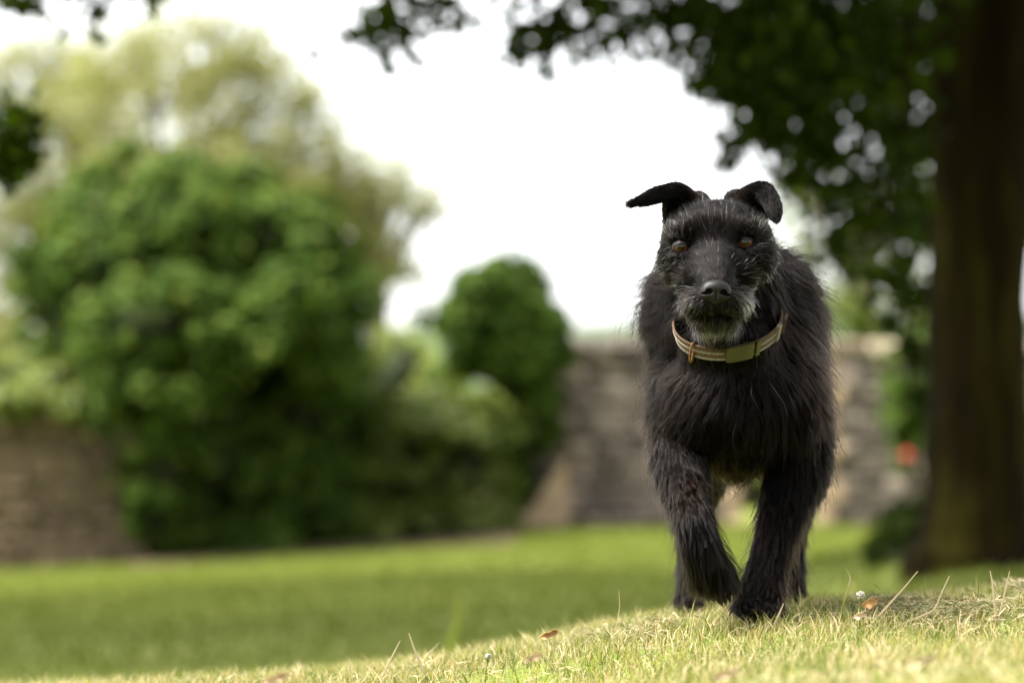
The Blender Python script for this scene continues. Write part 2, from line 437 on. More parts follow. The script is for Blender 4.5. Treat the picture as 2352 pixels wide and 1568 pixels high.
# ------------------------------------------------------------------ ivy and shrubs
def bush(name, lobes, n_clump, leaf_per, clump_r, size, mat, label, cat, stems=(), zmin=None, core=True, up=.6, group=None, shell=(.8, 1.08), part='foliage', corek=.73, sub=12):
    base = np.mean([c for c, r in lobes], 0)
    t = empty(name, (base[0], base[1], float(gz(base[0], base[1]))), label, cat, group)
    fine = []
    for (lc, lr) in lobes:
        lc, lr = np.array(lc), np.array(lr)
        for d in sphere_dirs(sub):
            r_ = float(np.mean(lr)) * rng.uniform(.24, .46)
            fine.append((lc + d * lr * rng.uniform(.62, .92), (r_ * 1.1, r_, r_ * .85)))
        fine.append((lc, lr * .8))
    c, n, s = lobe_cloud(fine, n_clump, leaf_per, clump_r, size, up=up, zmin=zmin, shell=shell, under=-.4)
    leaves(part, c, n, s, mat, t)
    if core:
        v, f = core_mesh(lobes, corek); link('shade_core', mesh_np('shade_core', v, f, True), M['inner'], t)  # solid lumps coloured dark in place of shade between the leaves
    if len(stems):
        v, f = tubes(stems, 7); link('stem', mesh_np('stem', v, f, True), M['twig'], t)
    return t

def stem(u0, v0, u1, v1, Y, r0=.06, r1=.02):
    a, b = P(u0, v0, Y), P(u1, v1, Y)
    m = (a + b) / 2 + rng.normal(size=3) * .06
    return (curve_pts([a, m, b], 8), np.linspace(r0, r1, 8))

big = [lobe(450, 525, 25.8, 260, 168, 1.1), lobe(270, 620, 25.5, 180, 160, 1.0), lobe(620, 600, 25.7, 170, 145, 1.0),
       lobe(165, 680, 25.6, 85, 170, .6), lobe(330, 770, 24.9, 180, 120, .9), lobe(560, 745, 24.9, 180, 110, .9),
       lobe(715, 695, 25.2, 105, 140, .9), lobe(760, 830, 25.6, 68, 95, .6), lobe(400, 890, 24.7, 130, 80, .6),
       lobe(285, 915, 24.9, 90, 70, .5), lobe(650, 950, 26.5, 170, 150, .4), lobe(470, 1060, 25.7, 100, 100, .4), lobe(740, 1060, 26.6, 130, 150, .4),
       lobe(430, 1170, 25.9, 100, 85, .4), lobe(620, 1180, 26.4, 220, 85, .4), lobe(815, 1040, 26.7, 45, 170, .4), lobe(375, 1060, 25.2, 60, 120, .4)]
big += [lobe(775, 935, 26.6, 65, 100, .3)] + [lobe(u_, 1235, 25.7, 50, 34, .25) for u_ in range(380, 640, 60)] + [lobe(590, 1060, 26.2, 110, 100, .35), lobe(350, 1180, 25.3, 40, 80, .2)] + [lobe(u_, 1222, 26.5, 58, 34, .25) for u_ in range(370, 900, 75)] + [lobe(400, 720, 26.6, 270, 230, .5), lobe(620, 780, 26.6, 200, 240, .5), lobe(250, 800, 26.3, 140, 150, .4), lobe(560, 1080, 27.4, 230, 180, .4)]
big = [(c, tuple(q * 1.02 for q in r)) for c, r in big]
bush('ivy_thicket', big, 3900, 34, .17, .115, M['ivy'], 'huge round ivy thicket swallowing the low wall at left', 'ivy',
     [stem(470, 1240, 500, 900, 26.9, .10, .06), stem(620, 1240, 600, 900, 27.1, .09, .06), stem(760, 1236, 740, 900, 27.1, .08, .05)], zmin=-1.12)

pil = [lobe(1140, 690, 27.3, 120, 90, .6), lobe(1200, 740, 27.3, 105, 110, .6), lobe(1085, 750, 27.2, 90, 95, .55), lobe(1150, 830, 27.2, 140, 80, .5),
       lobe(1225, 840, 27.4, 72, 100, .45), lobe(1195, 970, 27.6, 72, 130, .4), lobe(1150, 1100, 27.7, 50, 110, .35)]
pil = [(c, tuple(q * .91 for q in r)) for c, r in pil]
bush('ivy_pillar', pil, 1250, 32, .13, .10, M['ivy'], 'tall ivy-covered pillar with round top at the near end of the long wall', 'ivy',
     [stem(1130, 1222, 1150, 850, 27.6, .12, .08), stem(1190, 1222, 1190, 850, 27.7, .1, .07)], zmin=-.92)
low = [lobe(990, 975, 26.5, 105, 72, .5), lobe(1075, 995, 26.5, 90, 72, .45), lobe(930, 1045, 26.6, 80, 120, .4), lobe(1050, 1080, 26.7, 105, 110, .4), lobe(980, 1140, 26.8, 130, 75, .35)]
low += [lobe(u_, 1195, 26.4, 50, 40, .3) for u_ in range(880, 1150, 60)]
bush('low_shrub', low, 950, 32, .13, .09, M['mid_leaf'], 'lower rounded shrub growing between the ivy thicket and the ivy pillar', 'shrub',
     [stem(990, 1232, 990, 1050, 26.8, .05, .03), stem(1060, 1226, 1060, 1050, 26.8, .05, .03)], zmin=-1.0)
bush('hedge_shrub', [lobe(935, 860, 33, 75, 95, .7), lobe(880, 900, 33, 90, 90, .7), lobe(985, 900, 33, 80, 90, .7), lobe(930, 1010, 33, 150, 160, .7)], 120, 46, .22, .1, M['bright_shrub'],
     'light yellow-green shrub seen in the gap behind the low shrub', 'shrub', [stem(935, 1190, 935, 950, 33, .06, .03)])
bush('wall_top_shrub', [lobe(20, 880, 25.6, 95, 52, .4), lobe(-80, 880, 25.8, 110, 65, .5), lobe(115, 898, 25.3, 75, 40, .3), lobe(165, 925, 25.2, 40, 25, .2), lobe(40, 930, 25.3, 60, 26, .2), lobe(0, 960, 26.8, 190, 60, .4), lobe(0, 1080, 26.8, 170, 110, .4)], 170, 46, .16, .08, M['bright_shrub'],
     'bright yellow-green shrub spilling over the low brown wall at left', 'shrub', [stem(20, 1260, 40, 950, 26.8, .05, .03)])
bush('hedge_shrub', [lobe(1740, 1080, 34, 130, 130, .6), lobe(1840, 1060, 34, 130, 150, .6), lobe(1790, 960, 34, 150, 100, .6)], 130, 46, .22, .1, M['bright_shrub'],
     'bright hedge shrub seen through the wall gap behind the dog\'s legs', 'shrub', [stem(1790, 1180, 1790, 1000, 34, .06, .03)])
rose = bush('climbing_rose', [lobe(2105, 900, 25, 55, 100, .3), lobe(2085, 985, 25, 40, 50, .25), lobe(2140, 820, 25.2, 60, 60, .3), lobe(2150, 1000, 25.2, 60, 150, .3)], 110, 40, .15, .08, M['ivy'],
     'dark climbing shrub with a red bloom against the wall beside the trunk', 'shrub', [stem(2125, 1215, 2110, 900, 25.1, .04, .02)])
bm = bmesh.new()
for k in range(16):
    a = k * 2.4; r = .006 + .0022 * k
    c = Vector((math.cos(a) * r, math.sin(a) * r * .5 - .05 + .004 * k, math.sin(a) * r))
    mtx = __import__('mathutils').Matrix.Translation(c) @ __import__('mathutils').Matrix.Diagonal((.022, .014, .022, 1))
    bmesh.ops.create_icosphere(bm, subdivisions=1, radius=1, matrix=mtx)
c0 = P(2084, 1046, 24.4)
for v_ in bm.verts: v_.co += Vector(c0)
me = bpy.data.meshes.new('flower'); bm.to_mesh(me); bm.free()
link('flower', me, noise_mat('red_petal', [(0.3, (0.30, 0.035, 0.02)), (0.7, (0.42, 0.06, 0.035))], scale=20, bump=0), rose)
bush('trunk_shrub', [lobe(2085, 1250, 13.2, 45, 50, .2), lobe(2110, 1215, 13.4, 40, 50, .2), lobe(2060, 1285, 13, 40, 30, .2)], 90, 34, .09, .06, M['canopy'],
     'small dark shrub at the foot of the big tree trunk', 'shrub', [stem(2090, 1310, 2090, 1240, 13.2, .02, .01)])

# ------------------------------------------------------------------ trees
def tree(name, trunk, limbs, lobes, n_clump, leaf_per, clump_r, size, mat, bark, label, extra=None, shell=(.35, 1.05), up=.3, group=None, sides=16):
    t = empty(name, tuple(trunk[0][0]), label, 'tree', group)
    v, f = tubes([trunk], sides, rough=.10); link('trunk', mesh_np('trunk', v, f, True), bark, t)
    if limbs:
        v, f = tubes(limbs, 7); link('branches', mesh_np('branches', v, f, True), bark, t)
    c, n, s = lobe_cloud(lobes, n_clump, leaf_per, clump_r, size, up=up, shell=shell)
    if extra is not None:
        c = np.concatenate([c, extra[0]]); n = np.concatenate([n, extra[1]]); s = np.concatenate([s, extra[2]])
    leaves('crown', c, n, s, mat, t)
    return t

def sprays(lst, leaf, up=.2):
    """leafy sprays: (u, v, Y, radius px, count)"""
    cs, ns, ss = [], [], []
    for u, v, Y, r, n in lst:
        d = rng.normal(size=(n, 3)) * np.array([.5, .5, .42]) * r * Y / F
        cs.append(P(u, v, Y) + d); ns.append(rng.normal(size=(n, 3)) * .7 + np.array([0, -.3, up])); ss.append(leaf * rng.uniform(.6, 1.25, n))
    return np.concatenate(cs), np.concatenate(ns), np.concatenate(ss)

# big dark tree on the right
YT = 12.0
b0 = P(2240, 1310, YT)
tr_pts = np.array([b0 + [0, 0, -.15], b0 + [0, 0, .05], P(2243, 1240, YT), P(2245, 1100, YT), P(2247, 900, YT), P(2247, 650, YT), P(2256, 350, YT), P(2270, 0, YT), P(2270, -300, YT), P(2270, -560, YT)])
tr_r = np.array([.36, .31, .25, .222, .212, .210, .222, .242, .25, .23])
top = tr_pts[-1]
limbs = []
ends = [(1500, -420, 9.5), (1250, -200, 10.5), (1700, -150, 10.5), (1950, 60, 10.6), (2050, 400, 11), (900, -330, 10), (2500, -700, 13), (2900, -500, 11), (2300, -1200, 14), (1700, -1100, 15), (1000, -900, 13), (2700, -300, 9)]
for (u, v, Y) in ends:
    e = P(u, v, Y); m = top * .45 + e * .55 + np.array([0, 0, .5])
    limbs.append((curve_pts([top - [0, 0, .3], m, e], 12), np.linspace(.11, .02, 12)))
for (ua, va, ub, vb, Y, r) in [(1950, 60, 1830, 250, 10.6, .015), (1830, 250, 1690, 372, 10.5, .008), (1250, -200, 1240, 130, 10.5, .012), (900, -330, 880, 100, 10.2, .012),
                               (1700, -150, 1640, 150, 10.4, .014), (2050, 400, 2095, 900, 11.4, .012), (1300, -120, 1420, 40, 10.5, .01), (1950, 60, 2020, 560, 11, .014), (2050, 400, 1960, 600, 11, .01)]:
    a, b = P(ua, va, Y), P(ub, vb, Y); limbs.append((curve_pts([a, (a + b) / 2 + [0, 0, .05], b], 6), np.linspace(r, r * .4, 6)))
sp = [(870, 60, 10.2, 90, 120), (900, 20, 10.3, 110, 150), (1000, 5, 10.3, 130, 150), (890, 115, 10.2, 45, 36), (1040, 30, 10.3, 60, 40), (850, 95, 10.2, 30, 22),
      (1240, 80, 10.5, 95, 140), (1260, 130, 10.5, 70, 60), (1330, 70, 10.5, 110, 150), (1400, 30, 10.5, 120, 170), (1200, 100, 10.5, 50, 50), (1300, -40, 10.5, 230, 420), (1420, 90, 10.4, 50, 30),
      (1520, -20, 10.4, 170, 380), (1550, 70, 10.4, 70, 70), (1640, 20, 10.4, 160, 380), (1700, 90, 10.4, 110, 220), (1560, 130, 10.4, 40, 24), (1660, 170, 10.4, 90, 110), (1630, 190, 10.4, 40, 26),
      (1760, 100, 10.4, 170, 400), (1800, 230, 10.5, 130, 210), (1750, 230, 10.5, 90, 100), (1730, 300, 10.5, 70, 52), (1780, 330, 10.5, 60, 34), (1690, 340, 10.5, 45, 22), (1665, 372, 10.5, 26, 20), (1705, 300, 10.5, 50, 24),
      (1880, 40, 10.7, 240, 1000), (1900, 220, 10.8, 190, 400), (1850, 320, 10.8, 120, 180), (1960, 80, 12.6, 230, 1200), (2010, 280, 12.6, 190, 440), (2120, 120, 13.6, 130, 700), (2110, 330, 13.6, 90, 300), (2110, 520, 13.4, 60, 110), (2110, 680, 13.4, 45, 60), (2115, 830, 13.4, 35, 50), (1960, 380, 11, 160, 170), (2050, 450, 12.6, 130, 240), 
      (1900, 450, 11, 120, 70), (1990, 520, 11, 110, 80), (2060, 580, 12.6, 100, 90), (1930, 580, 11, 90, 60), (2080, 690, 12.6, 70, 50), (2095, 800, 12.6, 55, 45), (2100, 900, 12.6, 45, 36), (2090, 980, 12.6, 35, 36),
      (1830, 400, 10.9, 60, 40), (2400, 120, 13.2, 120, 420), (2400, 420, 13.2, 70, 160), (2375, 260, 13.2, 60, 220), (2380, 520, 13.2, 45, 110), (2020, 640, 11.1, 60, 44), (1700, 200, 10.4, 60, 60), (2040, 740, 11.2, 40, 20)]
crown = [lobe(1250, -640, 9.8, 420, 230, 1.4), lobe(1800, -620, 10.4, 480, 260, 1.6), lobe(2350, -700, 10.8, 430, 280, 1.6), lobe(2850, -620, 11, 420, 330, 1.6), lobe(750, -760, 10.4, 380, 230, 1.3),
         lobe(2200, -1100, 13.5, 800, 380, 2.2), lobe(1400, -1050, 13, 650, 330, 2.0), lobe(2100, -760, 15, 700, 220, 1.6), lobe(1300, -760, 15, 600, 200, 1.5)]
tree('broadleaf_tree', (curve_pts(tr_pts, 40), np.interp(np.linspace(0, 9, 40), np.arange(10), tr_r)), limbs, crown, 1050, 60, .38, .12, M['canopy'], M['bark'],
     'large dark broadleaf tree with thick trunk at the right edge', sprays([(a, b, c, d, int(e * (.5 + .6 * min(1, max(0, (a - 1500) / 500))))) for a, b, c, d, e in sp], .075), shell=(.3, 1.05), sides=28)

# tree out of frame on the left whose low branches hang into the frame
lt = np.array([[-5.0, 13, -1.3], [-4.95, 13, 0.6], [-4.9, 13, 2.2], [-4.8, 13, 3.6]])
ltop = lt[-1]; lim = []
for e in [P(-250, 150, 9.5), P(30, -300, 9.5), P(300, -380, 9.8), (-3.0, 16, 5.2), (-6.4, 13.5, 5.2), (-4.6, 14.5, 6.4), (-1.4, 16.5, 5.4), (-4.5, 19, 5.6)]:
    e = np.array(e); lim.append((curve_pts([ltop - [0, 0, .3], (ltop + e) / 2 + [0, 0, .4], e], 10), np.linspace(.09, .02, 10)))
for (ua, va, ub, vb, Y, r) in [(-250, 150, 30, 300, 9.5, .02), (-60, 240, 50, 380, 9.5, .012), (30, -300, 60, -10, 9.5, .012), (300, -380, 235, 40, 9.6, .008), (300, -380, 350, -10, 9.6, .008)]:
    a, b = P(ua, va, Y), P(ub, vb, Y); lim.append((curve_pts([a, (a + b) / 2 + [0, 0, .03], b], 6), np.linspace(r, r * .4, 6)))
lsp = sprays([(35, 285, 9.5, 75, 50), (45, 360, 9.5, 60, 36), (5, 330, 9.5, 90, 62), (-60, 300, 9.5, 130, 200), (70, 270, 9.5, 30, 18), (15, 400, 9.5, 45, 30), (20, -5, 9.5, 60, 36), (75, -10, 9.5, 60, 36), (70, 20, 9.5, 22, 6),
              (235, 30, 9.6, 26, 10), (232, 80, 9.6, 20, 5), (300, -40, 9.6, 60, 60), (350, -5, 9.6, 40, 22), (150, -60, 9.6, 90, 110)], .07)
tree('broadleaf_tree', (curve_pts(lt, 16), np.linspace(.24, .17, 16)), lim, [((-5.2, 11.4, 4.8), (1.7, 1.6, 1.1)), ((-3.6, 14.2, 5.4), (2.0, 1.7, 1.1)), ((-1.6, 16.0, 5.6), (2.0, 1.7, 1.0)), ((-6.4, 13.8, 5.8), (2.0, 1.9, 1.2)), ((-6.0, 17.4, 5.6), (2.2, 1.8, 1.2)), ((-3.6, 18.0, 5.6), (2.0, 1.7, 1.0)), ((-.6, 18.2, 5.9), (1.8, 1.5, .9)), ((-8.2, 16.4, 5.6), (1.9, 1.9, 1.1)), ((-3.2, 11.6, 4.8), (1.3, 1.2, .6))],
     620, 60, .40, .13, M['canopy'], M['bark'], 'dark tree just out of frame whose leafy twigs hang in at the left edge', lsp)

# pale far trees behind the ivy
def pale(u0, vb, Y, tops, n, label, leafs=26, mat='pale_leaf', size=.115, cr=.5):
    base = P(u0, vb, Y); tp = P(u0 + 10, 420, Y)
    tr = (curve_pts([base, (base + tp) / 2 + [.1, 0, 0], tp], 12), np.linspace(.26, .12, 12))
    lim = []
    for c, r in tops:
        e = np.array(c); s0 = base * .35 + tp * .65
        lim.append((curve_pts([s0, (s0 + e) / 2 + [0, 0, .2], e], 8), np.linspace(.09, .02, 8)))
        for q in range(3):
            e2 = e + sphere_dirs(1)[0] * np.array(r) * .8
            lim.append((curve_pts([e * .7 + s0 * .3, (e + e2) / 2, e2], 6), np.linspace(.035, .01, 6)))
    return tree('pale_tree', tr, lim, tops, n, leafs, cr, size, M[mat], M['pale_bark'], label, shell=(.1, 1.08), group=None, sides=10)
pale(430, 1240, 44, [lobe(430, 160, 44, 150, 110), lobe(330, 300, 44, 190, 120), lobe(520, 320, 44, 200, 110), lobe(590, 160, 44, 120, 80), lobe(700, 260, 44, 90, 90), lobe(480, 100, 44, 150, 70), lobe(330, 160, 44, 120, 80), lobe(220, 260, 44, 110, 110), lobe(660, 400, 44, 150, 90), lobe(430, 440, 44, 260, 110)], 330,
     'tall pale yellow-green tree rising behind the top of the ivy thicket', leafs=72)
pale(90, 1240, 46, [lobe(100, 190, 46, 110, 80), lobe(40, 330, 46, 130, 110), lobe(180, 300, 46, 110, 120), lobe(80, 480, 46, 150, 120), lobe(20, 640, 46, 90, 110), lobe(0, 760, 46, 120, 120), lobe(260, 150, 46, 120, 70), lobe(20, 180, 46, 90, 80)], 230,
     'pale yellow-green tree at the far left behind the hanging twigs', leafs=72)
pale(850, 1240, 45, [lobe(830, 430, 45, 100, 60), lobe(950, 480, 45, 45, 35), lobe(790, 540, 45, 90, 90), lobe(900, 590, 45, 45, 60), lobe(920, 410, 45, 40, 40), lobe(760, 350, 45, 60, 55), lobe(1000, 470, 45, 25, 25), lobe(955, 620, 45, 20, 40)], 120,
     'thin pale tree with drooping edge right of the ivy thicket', leafs=36)
def rtree(u0, Y, tops, n, label, leafs, mat):
    t = pale(u0, 1180, Y, tops, n, label, leafs, mat, .13, .5); t.name = 'green_tree'; return t
rtree(1960, 40, [lobe(1850, 440, 40, 70, 80), lobe(1900, 720, 40, 110, 55), lobe(1990, 690, 40, 90, 60), lobe(2080, 640, 40, 110, 190), lobe(1840, 560, 40, 50, 80), lobe(2030, 560, 40, 60, 60), lobe(2140, 450, 40, 110, 160), lobe(1960, 620, 40, 40, 50), lobe(2050, 480, 40, 90, 60), lobe(2010, 760, 40, 130, 40)], 120, 'light green tree behind the wall between dog and trunk', 44, 'mid_leaf')

# ------------------------------------------------------------------ grass
def blades(x, y, h, wd, lean, zoff=-0.004):
    n = len(x); z = gz(x, y) + zoff
    a = rng.uniform(0, 2 * np.pi, n); b = np.stack([x, y, z], -1)
    side = np.stack([np.cos(a), np.sin(a), 0 * a], -1) * (wd / 2)[:, None]
    la = rng.uniform(0, 2 * np.pi, n); ld = np.stack([np.cos(la), np.sin(la), 0 * la], -1) * (lean * h)[:, None]
    up = np.stack([0 * h, 0 * h, h], -1)
    V = np.stack([b - side, b + side, b + up * .55 + ld * .3 - side * .8, b + up * .55 + ld * .3 + side * .8, b + up * .95 + ld], 1)
    k = (np.arange(n) * 5)[:, None]
    T = np.concatenate([k + [0, 1, 3], k + [0, 3, 2], k + [2, 3, 4]])
    return V.reshape(-1, 3), T

def scatter(n, x0, x1, y0, y1, sd, sc_=3.0, thr=0.35):
    x = rng.uniform(x0, x1, n); y = rng.uniform(y0, y1, n)
    keep = rng.uniform(0, 1, n) < sstep(thr - .25, thr + .25, fbm(np.stack([x * sc_, y * sc_, x * 0], -1), sd)) * .85 + .15
    return x[keep], y[keep]

x, y = scatter(165000, -1.35, 1.5, 3.2, 4.95, 21, 6)
h = 0.010 + 0.030 * rng.uniform(0, 1, len(x)) ** 2.2; h *= np.where(rng.uniform(0, 1, len(x)) < .012, 1.5, 1)
V, T = blades(x, y, h, rng.uniform(.0009, .0022, len(x)), rng.uniform(.1, .95, len(x)))
o = link('grass', mesh_np('grass', V, T), M['grass']); tag(o, 'short sunlit mown grass on the crest of the bank', 'grass', kind='stuff')
x, y = scatter(52000, -1.1, 1.4, 1.0, 3.2, 22, 6)
V, T = blades(x, y, rng.uniform(.010, .026, len(x)), rng.uniform(.002, .004, len(x)), rng.uniform(.2, 1.3, len(x)))
o = link('grass', mesh_np('grass', V, T), M['grass']); tag(o, 'blurred sunlit grass nearest the viewer', 'grass', kind='stuff')
x, y = scatter(60000, -3.5, 3.5, 4.95, 10, 23, 2)
V, T = blades(x, y, rng.uniform(.015, .035, len(x)), rng.uniform(.003, .006, len(x)), rng.uniform(.2, 1.0, len(x)))
o = link('grass', mesh_np('grass', V, T), M['grass']); tag(o, 'grass on the slope hidden behind the bank', 'grass', kind='stuff')
x = rng.uniform(-6, 5, 90000); y = 10 + 18 * rng.uniform(0, 1, 90000) ** .8
V, T = blades(x, y, rng.uniform(.02, .05, len(x)), rng.uniform(.010, .02, len(x)), rng.uniform(.3, 1.3, len(x)))
o = link('grass', mesh_np('grass', V, T), M['lawn_blade']); tag(o, 'green lawn grass stretching to the wall', 'grass', kind='stuff')

x = rng.uniform(-3.2, 3.4, 90000); y = rng.uniform(.6, 5.2, 90000); k = (np.abs(x - .1) > 1.2) | (y < 1.1); x, y = x[k], y[k]
V, T = blades(x, y, rng.uniform(.012, .034, len(x)), rng.uniform(.002, .004, len(x)), rng.uniform(.2, 1.1, len(x)))
o = link('grass', mesh_np('grass', V, T), M['grass']); tag(o, 'sunlit grass at either side of the bank', 'grass', kind='stuff')

def clippings(n, x, y, zr, ln):
    z = gz(x, y) + rng.uniform(0.003, 1, n) ** 2 * zr
    a = rng.uniform(0, 2 * np.pi, n); e = rng.normal(0, .28, n)
    d = np.stack([np.cos(a) * np.cos(e), np.sin(a) * np.cos(e), np.sin(e)], -1) * (ln / 2)[:, None]
    s = np.stack([-np.sin(a), np.cos(a), rng.normal(0, .7, n)], -1) * rng.uniform(.0003, .0008, n)[:, None]
    c = np.stack([x, y, z], -1); bend = np.stack([0 * a, 0 * a, rng.normal(0, .15, n) * ln], -1)
    V = np.stack([c - d - s, c - d + s, c + bend - s, c + bend + s, c + d - s * .4, c + d + s * .4], 1)
    k = (np.arange(n) * 6)[:, None]
    return V.reshape(-1, 3), np.concatenate([k + [0, 1, 3, 2], k + [2, 3, 5, 4]])
x, y = scatter(42000, -1.3, 1.5, 2.6, 4.8, 31, 4, .55)
cl = [(x, y, np.full(len(x), .016))]
for (u, v, Y, ru, ry, n, zr) in [(1510, 1425, 4.25, 90, .12, 1500, .02), (1350, 1445, 4.3, 60, .08, 700, .022), (2200, 1385, 4.0, 170, .13, 2600, .022), (2060, 1390, 4.15, 90, .1, 1500, .028), (2340, 1345, 4.35, 40, .06, 1100, .035), (1480, 1440, 4.1, 80, .1, 900, .02), (1900, 1400, 4.2, 60, .1, 700, .02)]:
    c = P(u, v, Y); xx = c[0] + rng.normal(0, .5, n) * ru * Y / F; yy = Y + rng.normal(0, .6, n) * ry
    cl.append((xx, yy, np.full(n, zr)))
x = np.concatenate([c[0] for c in cl]); y = np.concatenate([c[1] for c in cl]); zr = np.concatenate([c[2] for c in cl])
V, T = clippings(len(x), x, y, zr, rng.uniform(.008, .032, len(x)))
o = link('hay_clippings', mesh_np('hay_clippings', V, T), M['straw']); tag(o, 'dry mown clippings strewn over the bank', 'hay', kind='stuff')

M['pale_straw'] = leaf_mat('pale_straw', [(0.0, (0.32, 0.25, 0.14)), (1.0, (0.46, 0.37, 0.23))], trans=.2, tboost=(1, 1, 1))
# single stalks one can point at
def stalk(name, pts, Y, wpx, mat, label, cat, group=None):
    p = np.array([P(u, v, Y) for u, v in pts]); c = curve_pts(p, 10) if len(p) > 2 else np.linspace(p[0], p[1], 6)
    d0_ = unit(c[0] - c[1]); q = c[0].copy(); ex = []
    while q[2] > float(gz(q[0], q[1])) - .003 and len(ex) < 40: q = q + d0_ * .004; ex.append(q)
    if ex: c = np.concatenate([np.array(ex[::-1]), c])
    wv = np.interp(np.linspace(0, 1, len(c)), [0, .5, 1], [1, .9, .35]) * wpx * Y / F / 2
    t = unit(np.gradient(c, axis=0)); s = unit(np.cross(t, [.15, 1, 0.])); nrm = np.cross(s, t)
    V = np.concatenate([c - s * wv[:, None] + nrm * wv[:, None] * .35, c, c + s * wv[:, None] + nrm * wv[:, None] * .35]); k = len(c); i = np.arange(k - 1)
    Q = np.concatenate([np.stack([i, i + 1, i + k + 1, i + k], -1), np.stack([i + k, i + k + 1, i + 2 * k + 1, i + 2 * k], -1)])
    o = link(name, mesh_np(name, V, Q, True), mat); tag(o, label, cat, group); return o
stalk('straw_stalk', [(2056, 1372), (2080, 1345), (2108, 1311)], 3.92, 5.5, M['pale_straw'], 'pale straw stalk leaning right in front of the trunk foot', 'straw')
stalk('straw_stalk', [(2122, 1412), (2146, 1398), (2163, 1360), (2181, 1322)], 3.9, 6, M['pale_straw'], 'bent dry brown straw poking from the hay on the right', 'straw')
stalk('tall_grass', [(1935, 1398), (1948, 1350), (1953, 1325), (1943, 1305)], 3.98, 7, M['grass'], 'tall green grass blade with hooked tip right of the dog', 'grass blade')
stalk('grass_stem', [(2247, 1362), (2248, 1306)], 4.1, 4, M['lawn_blade'], 'thin upright green stem between two straws at the right', 'grass blade')
stalk('straw_stalk', [(2282, 1362), (2279, 1335), (2274, 1310)], 3.9, 6, M['pale_straw'], 'pale broken straw upright just right of the thin green stem', 'straw')
stalk('straw_stalk', [(2308, 1360), (2319, 1311)], 3.9, 5, M['pale_straw'], 'rightmost pale straw beside the hay tuft', 'straw')
stalk('tall_grass', [(1476, 1456), (1465, 1430), (1452, 1403)], 3.95, 8, M['grass'], 'green grass blade leaning left in front of the dog\'s lifted paw side', 'grass blade')
stalk('grass_stem', [(1415, 1436), (1423, 1395), (1421, 1353)], 4.1, 3, M['pale_straw'], 'thin grey dry stem standing left of the dog', 'grass blade')
stalk('straw_stalk', [(958, 1506), (948, 1480), (939, 1453)], 4.1, 7, M['pale_straw'], 'pale straw leaning left near the middle of the crest', 'straw')
stalk('straw_stalk', [(896, 1516), (908, 1492), (919, 1471)], 4.1, 5, M['pale_straw'], 'pale straw leaning right just left of the middle of the crest', 'straw')
stalk('tall_grass', [(1790, 1408), (1800, 1385)], 3.95, 5, M['pale_straw'], 'short dry blade right in front of the planted paw', 'grass blade')
stalk('tall_grass', [(1045, 1452), (1052, 1420), (1054, 1378)], 8.0, 34, M['lawn_blade'], 'blurred broad green blade behind the crest at centre', 'grass blade')
stalk('tall_grass', [(1958, 1400), (1960, 1335)], 5.3, 16, M['grass'], 'blurred green blade behind the hooked grass blade', 'grass blade')

def clover(u, v, Y, r, label, lean=4):
    c = P(u, v, Y); g = P(u - lean, v, Y); gzv = float(gz(g[0], Y))
    t = empty('clover_flower', (g[0], Y, gzv), label, 'flower')
    cs = sphere_dirs(46); cs[:, 2] = cs[:, 2] * .8 + .1
    bm = bmesh.new()
    R = r * Y / F
    for d in cs:
        q = Vector(d).to_track_quat('Z', 'Y').to_matrix().to_4x4()
        m4 = __import__('mathutils').Matrix.Translation(Vector(c) + Vector(d) * R * .6) @ q @ __import__('mathutils').Matrix.Diagonal((R * .16, R * .16, R * .5, 1))
        bmesh.ops.create_cone(bm, segments=5, radius1=.6, radius2=1.0, depth=1.6, cap_ends=True, matrix=m4)
    me = bpy.data.meshes.new('flower_head'); bm.to_mesh(me); bm.free()
    link('flower_head', me, M['clover'], t)
    v_, f = tubes([(curve_pts([np.array([g[0], Y, gzv - .005]), (c + g) / 2 * [1, 1, 0] + [0, 0, (gzv + c[2]) / 2], c], 6), np.full(6, .0012))], 6)
    link('stem', mesh_np('stem', v_, f, True), M['lawn_blade'], t)
M['clover'] = leaf_mat('clover_petal', [(0, (.42, .42, .30)), (.5, (.54, .52, .44)), (1, (.64, .60, .56))], trans=.3, tboost=(1, 1, 1))
clover(1977, 1366, 3.9, 11, 'white clover head on a stem right of the dog')
clover(1121, 1507, 4.05, 8, 'small white clover head low in the grass at centre')

def dry_leaf(u, v, Y, ru, rv, label, col, seed):
    r = np.random.default_rng(seed); nU, nV = 11, 7
    a = np.linspace(-1, 1, nU); b = np.linspace(-1, 1, nV); A, B = np.meshgrid(a, b, indexing='ij')
    wdt = np.sqrt(np.clip(1 - A ** 2, 0, 1)) * (.75 + .25 * np.cos(A * 7 + seed)) + .03
    X = A * ru; Zp = B * wdt * rv; D = (B * wdt) ** 2 * ru * .7 + np.sin(A * 4 + seed) * ru * .22 + (r.random(A.shape) - .5) * ru * .16
    c = P(u, v, Y); s = Y / F
    g = float(gz(c[0], Y))
    V = np.stack([c[0] + X * s, Y - D * s, np.maximum(c[2] + Zp * s + X * .35 * s, g + .001)], -1).reshape(-1, 3)
    i = (np.arange(nU - 1)[:, None] * nV + np.arange(nV - 1)[None]).ravel()
    m = noise_mat('dry_leaf', [(.3, tuple(q * .6 for q in col)), (.7, col)], scale=90, bump=.3)
    me = mesh_np('dry_leaf', V, np.stack([i, i + nV, i + nV + 1, i + 1], -1), True)
    o = link('dry_leaf', me, m); tag(o, label, 'leaf', 'dry leaves on the bank')
    md = o.modifiers.new('thickness', 'SOLIDIFY'); md.thickness = .0006
dry_leaf(1999, 1384, 3.98, 19, 13, 'curled orange-brown dry leaf beside the white clover', (.52, .30, .13), 1)
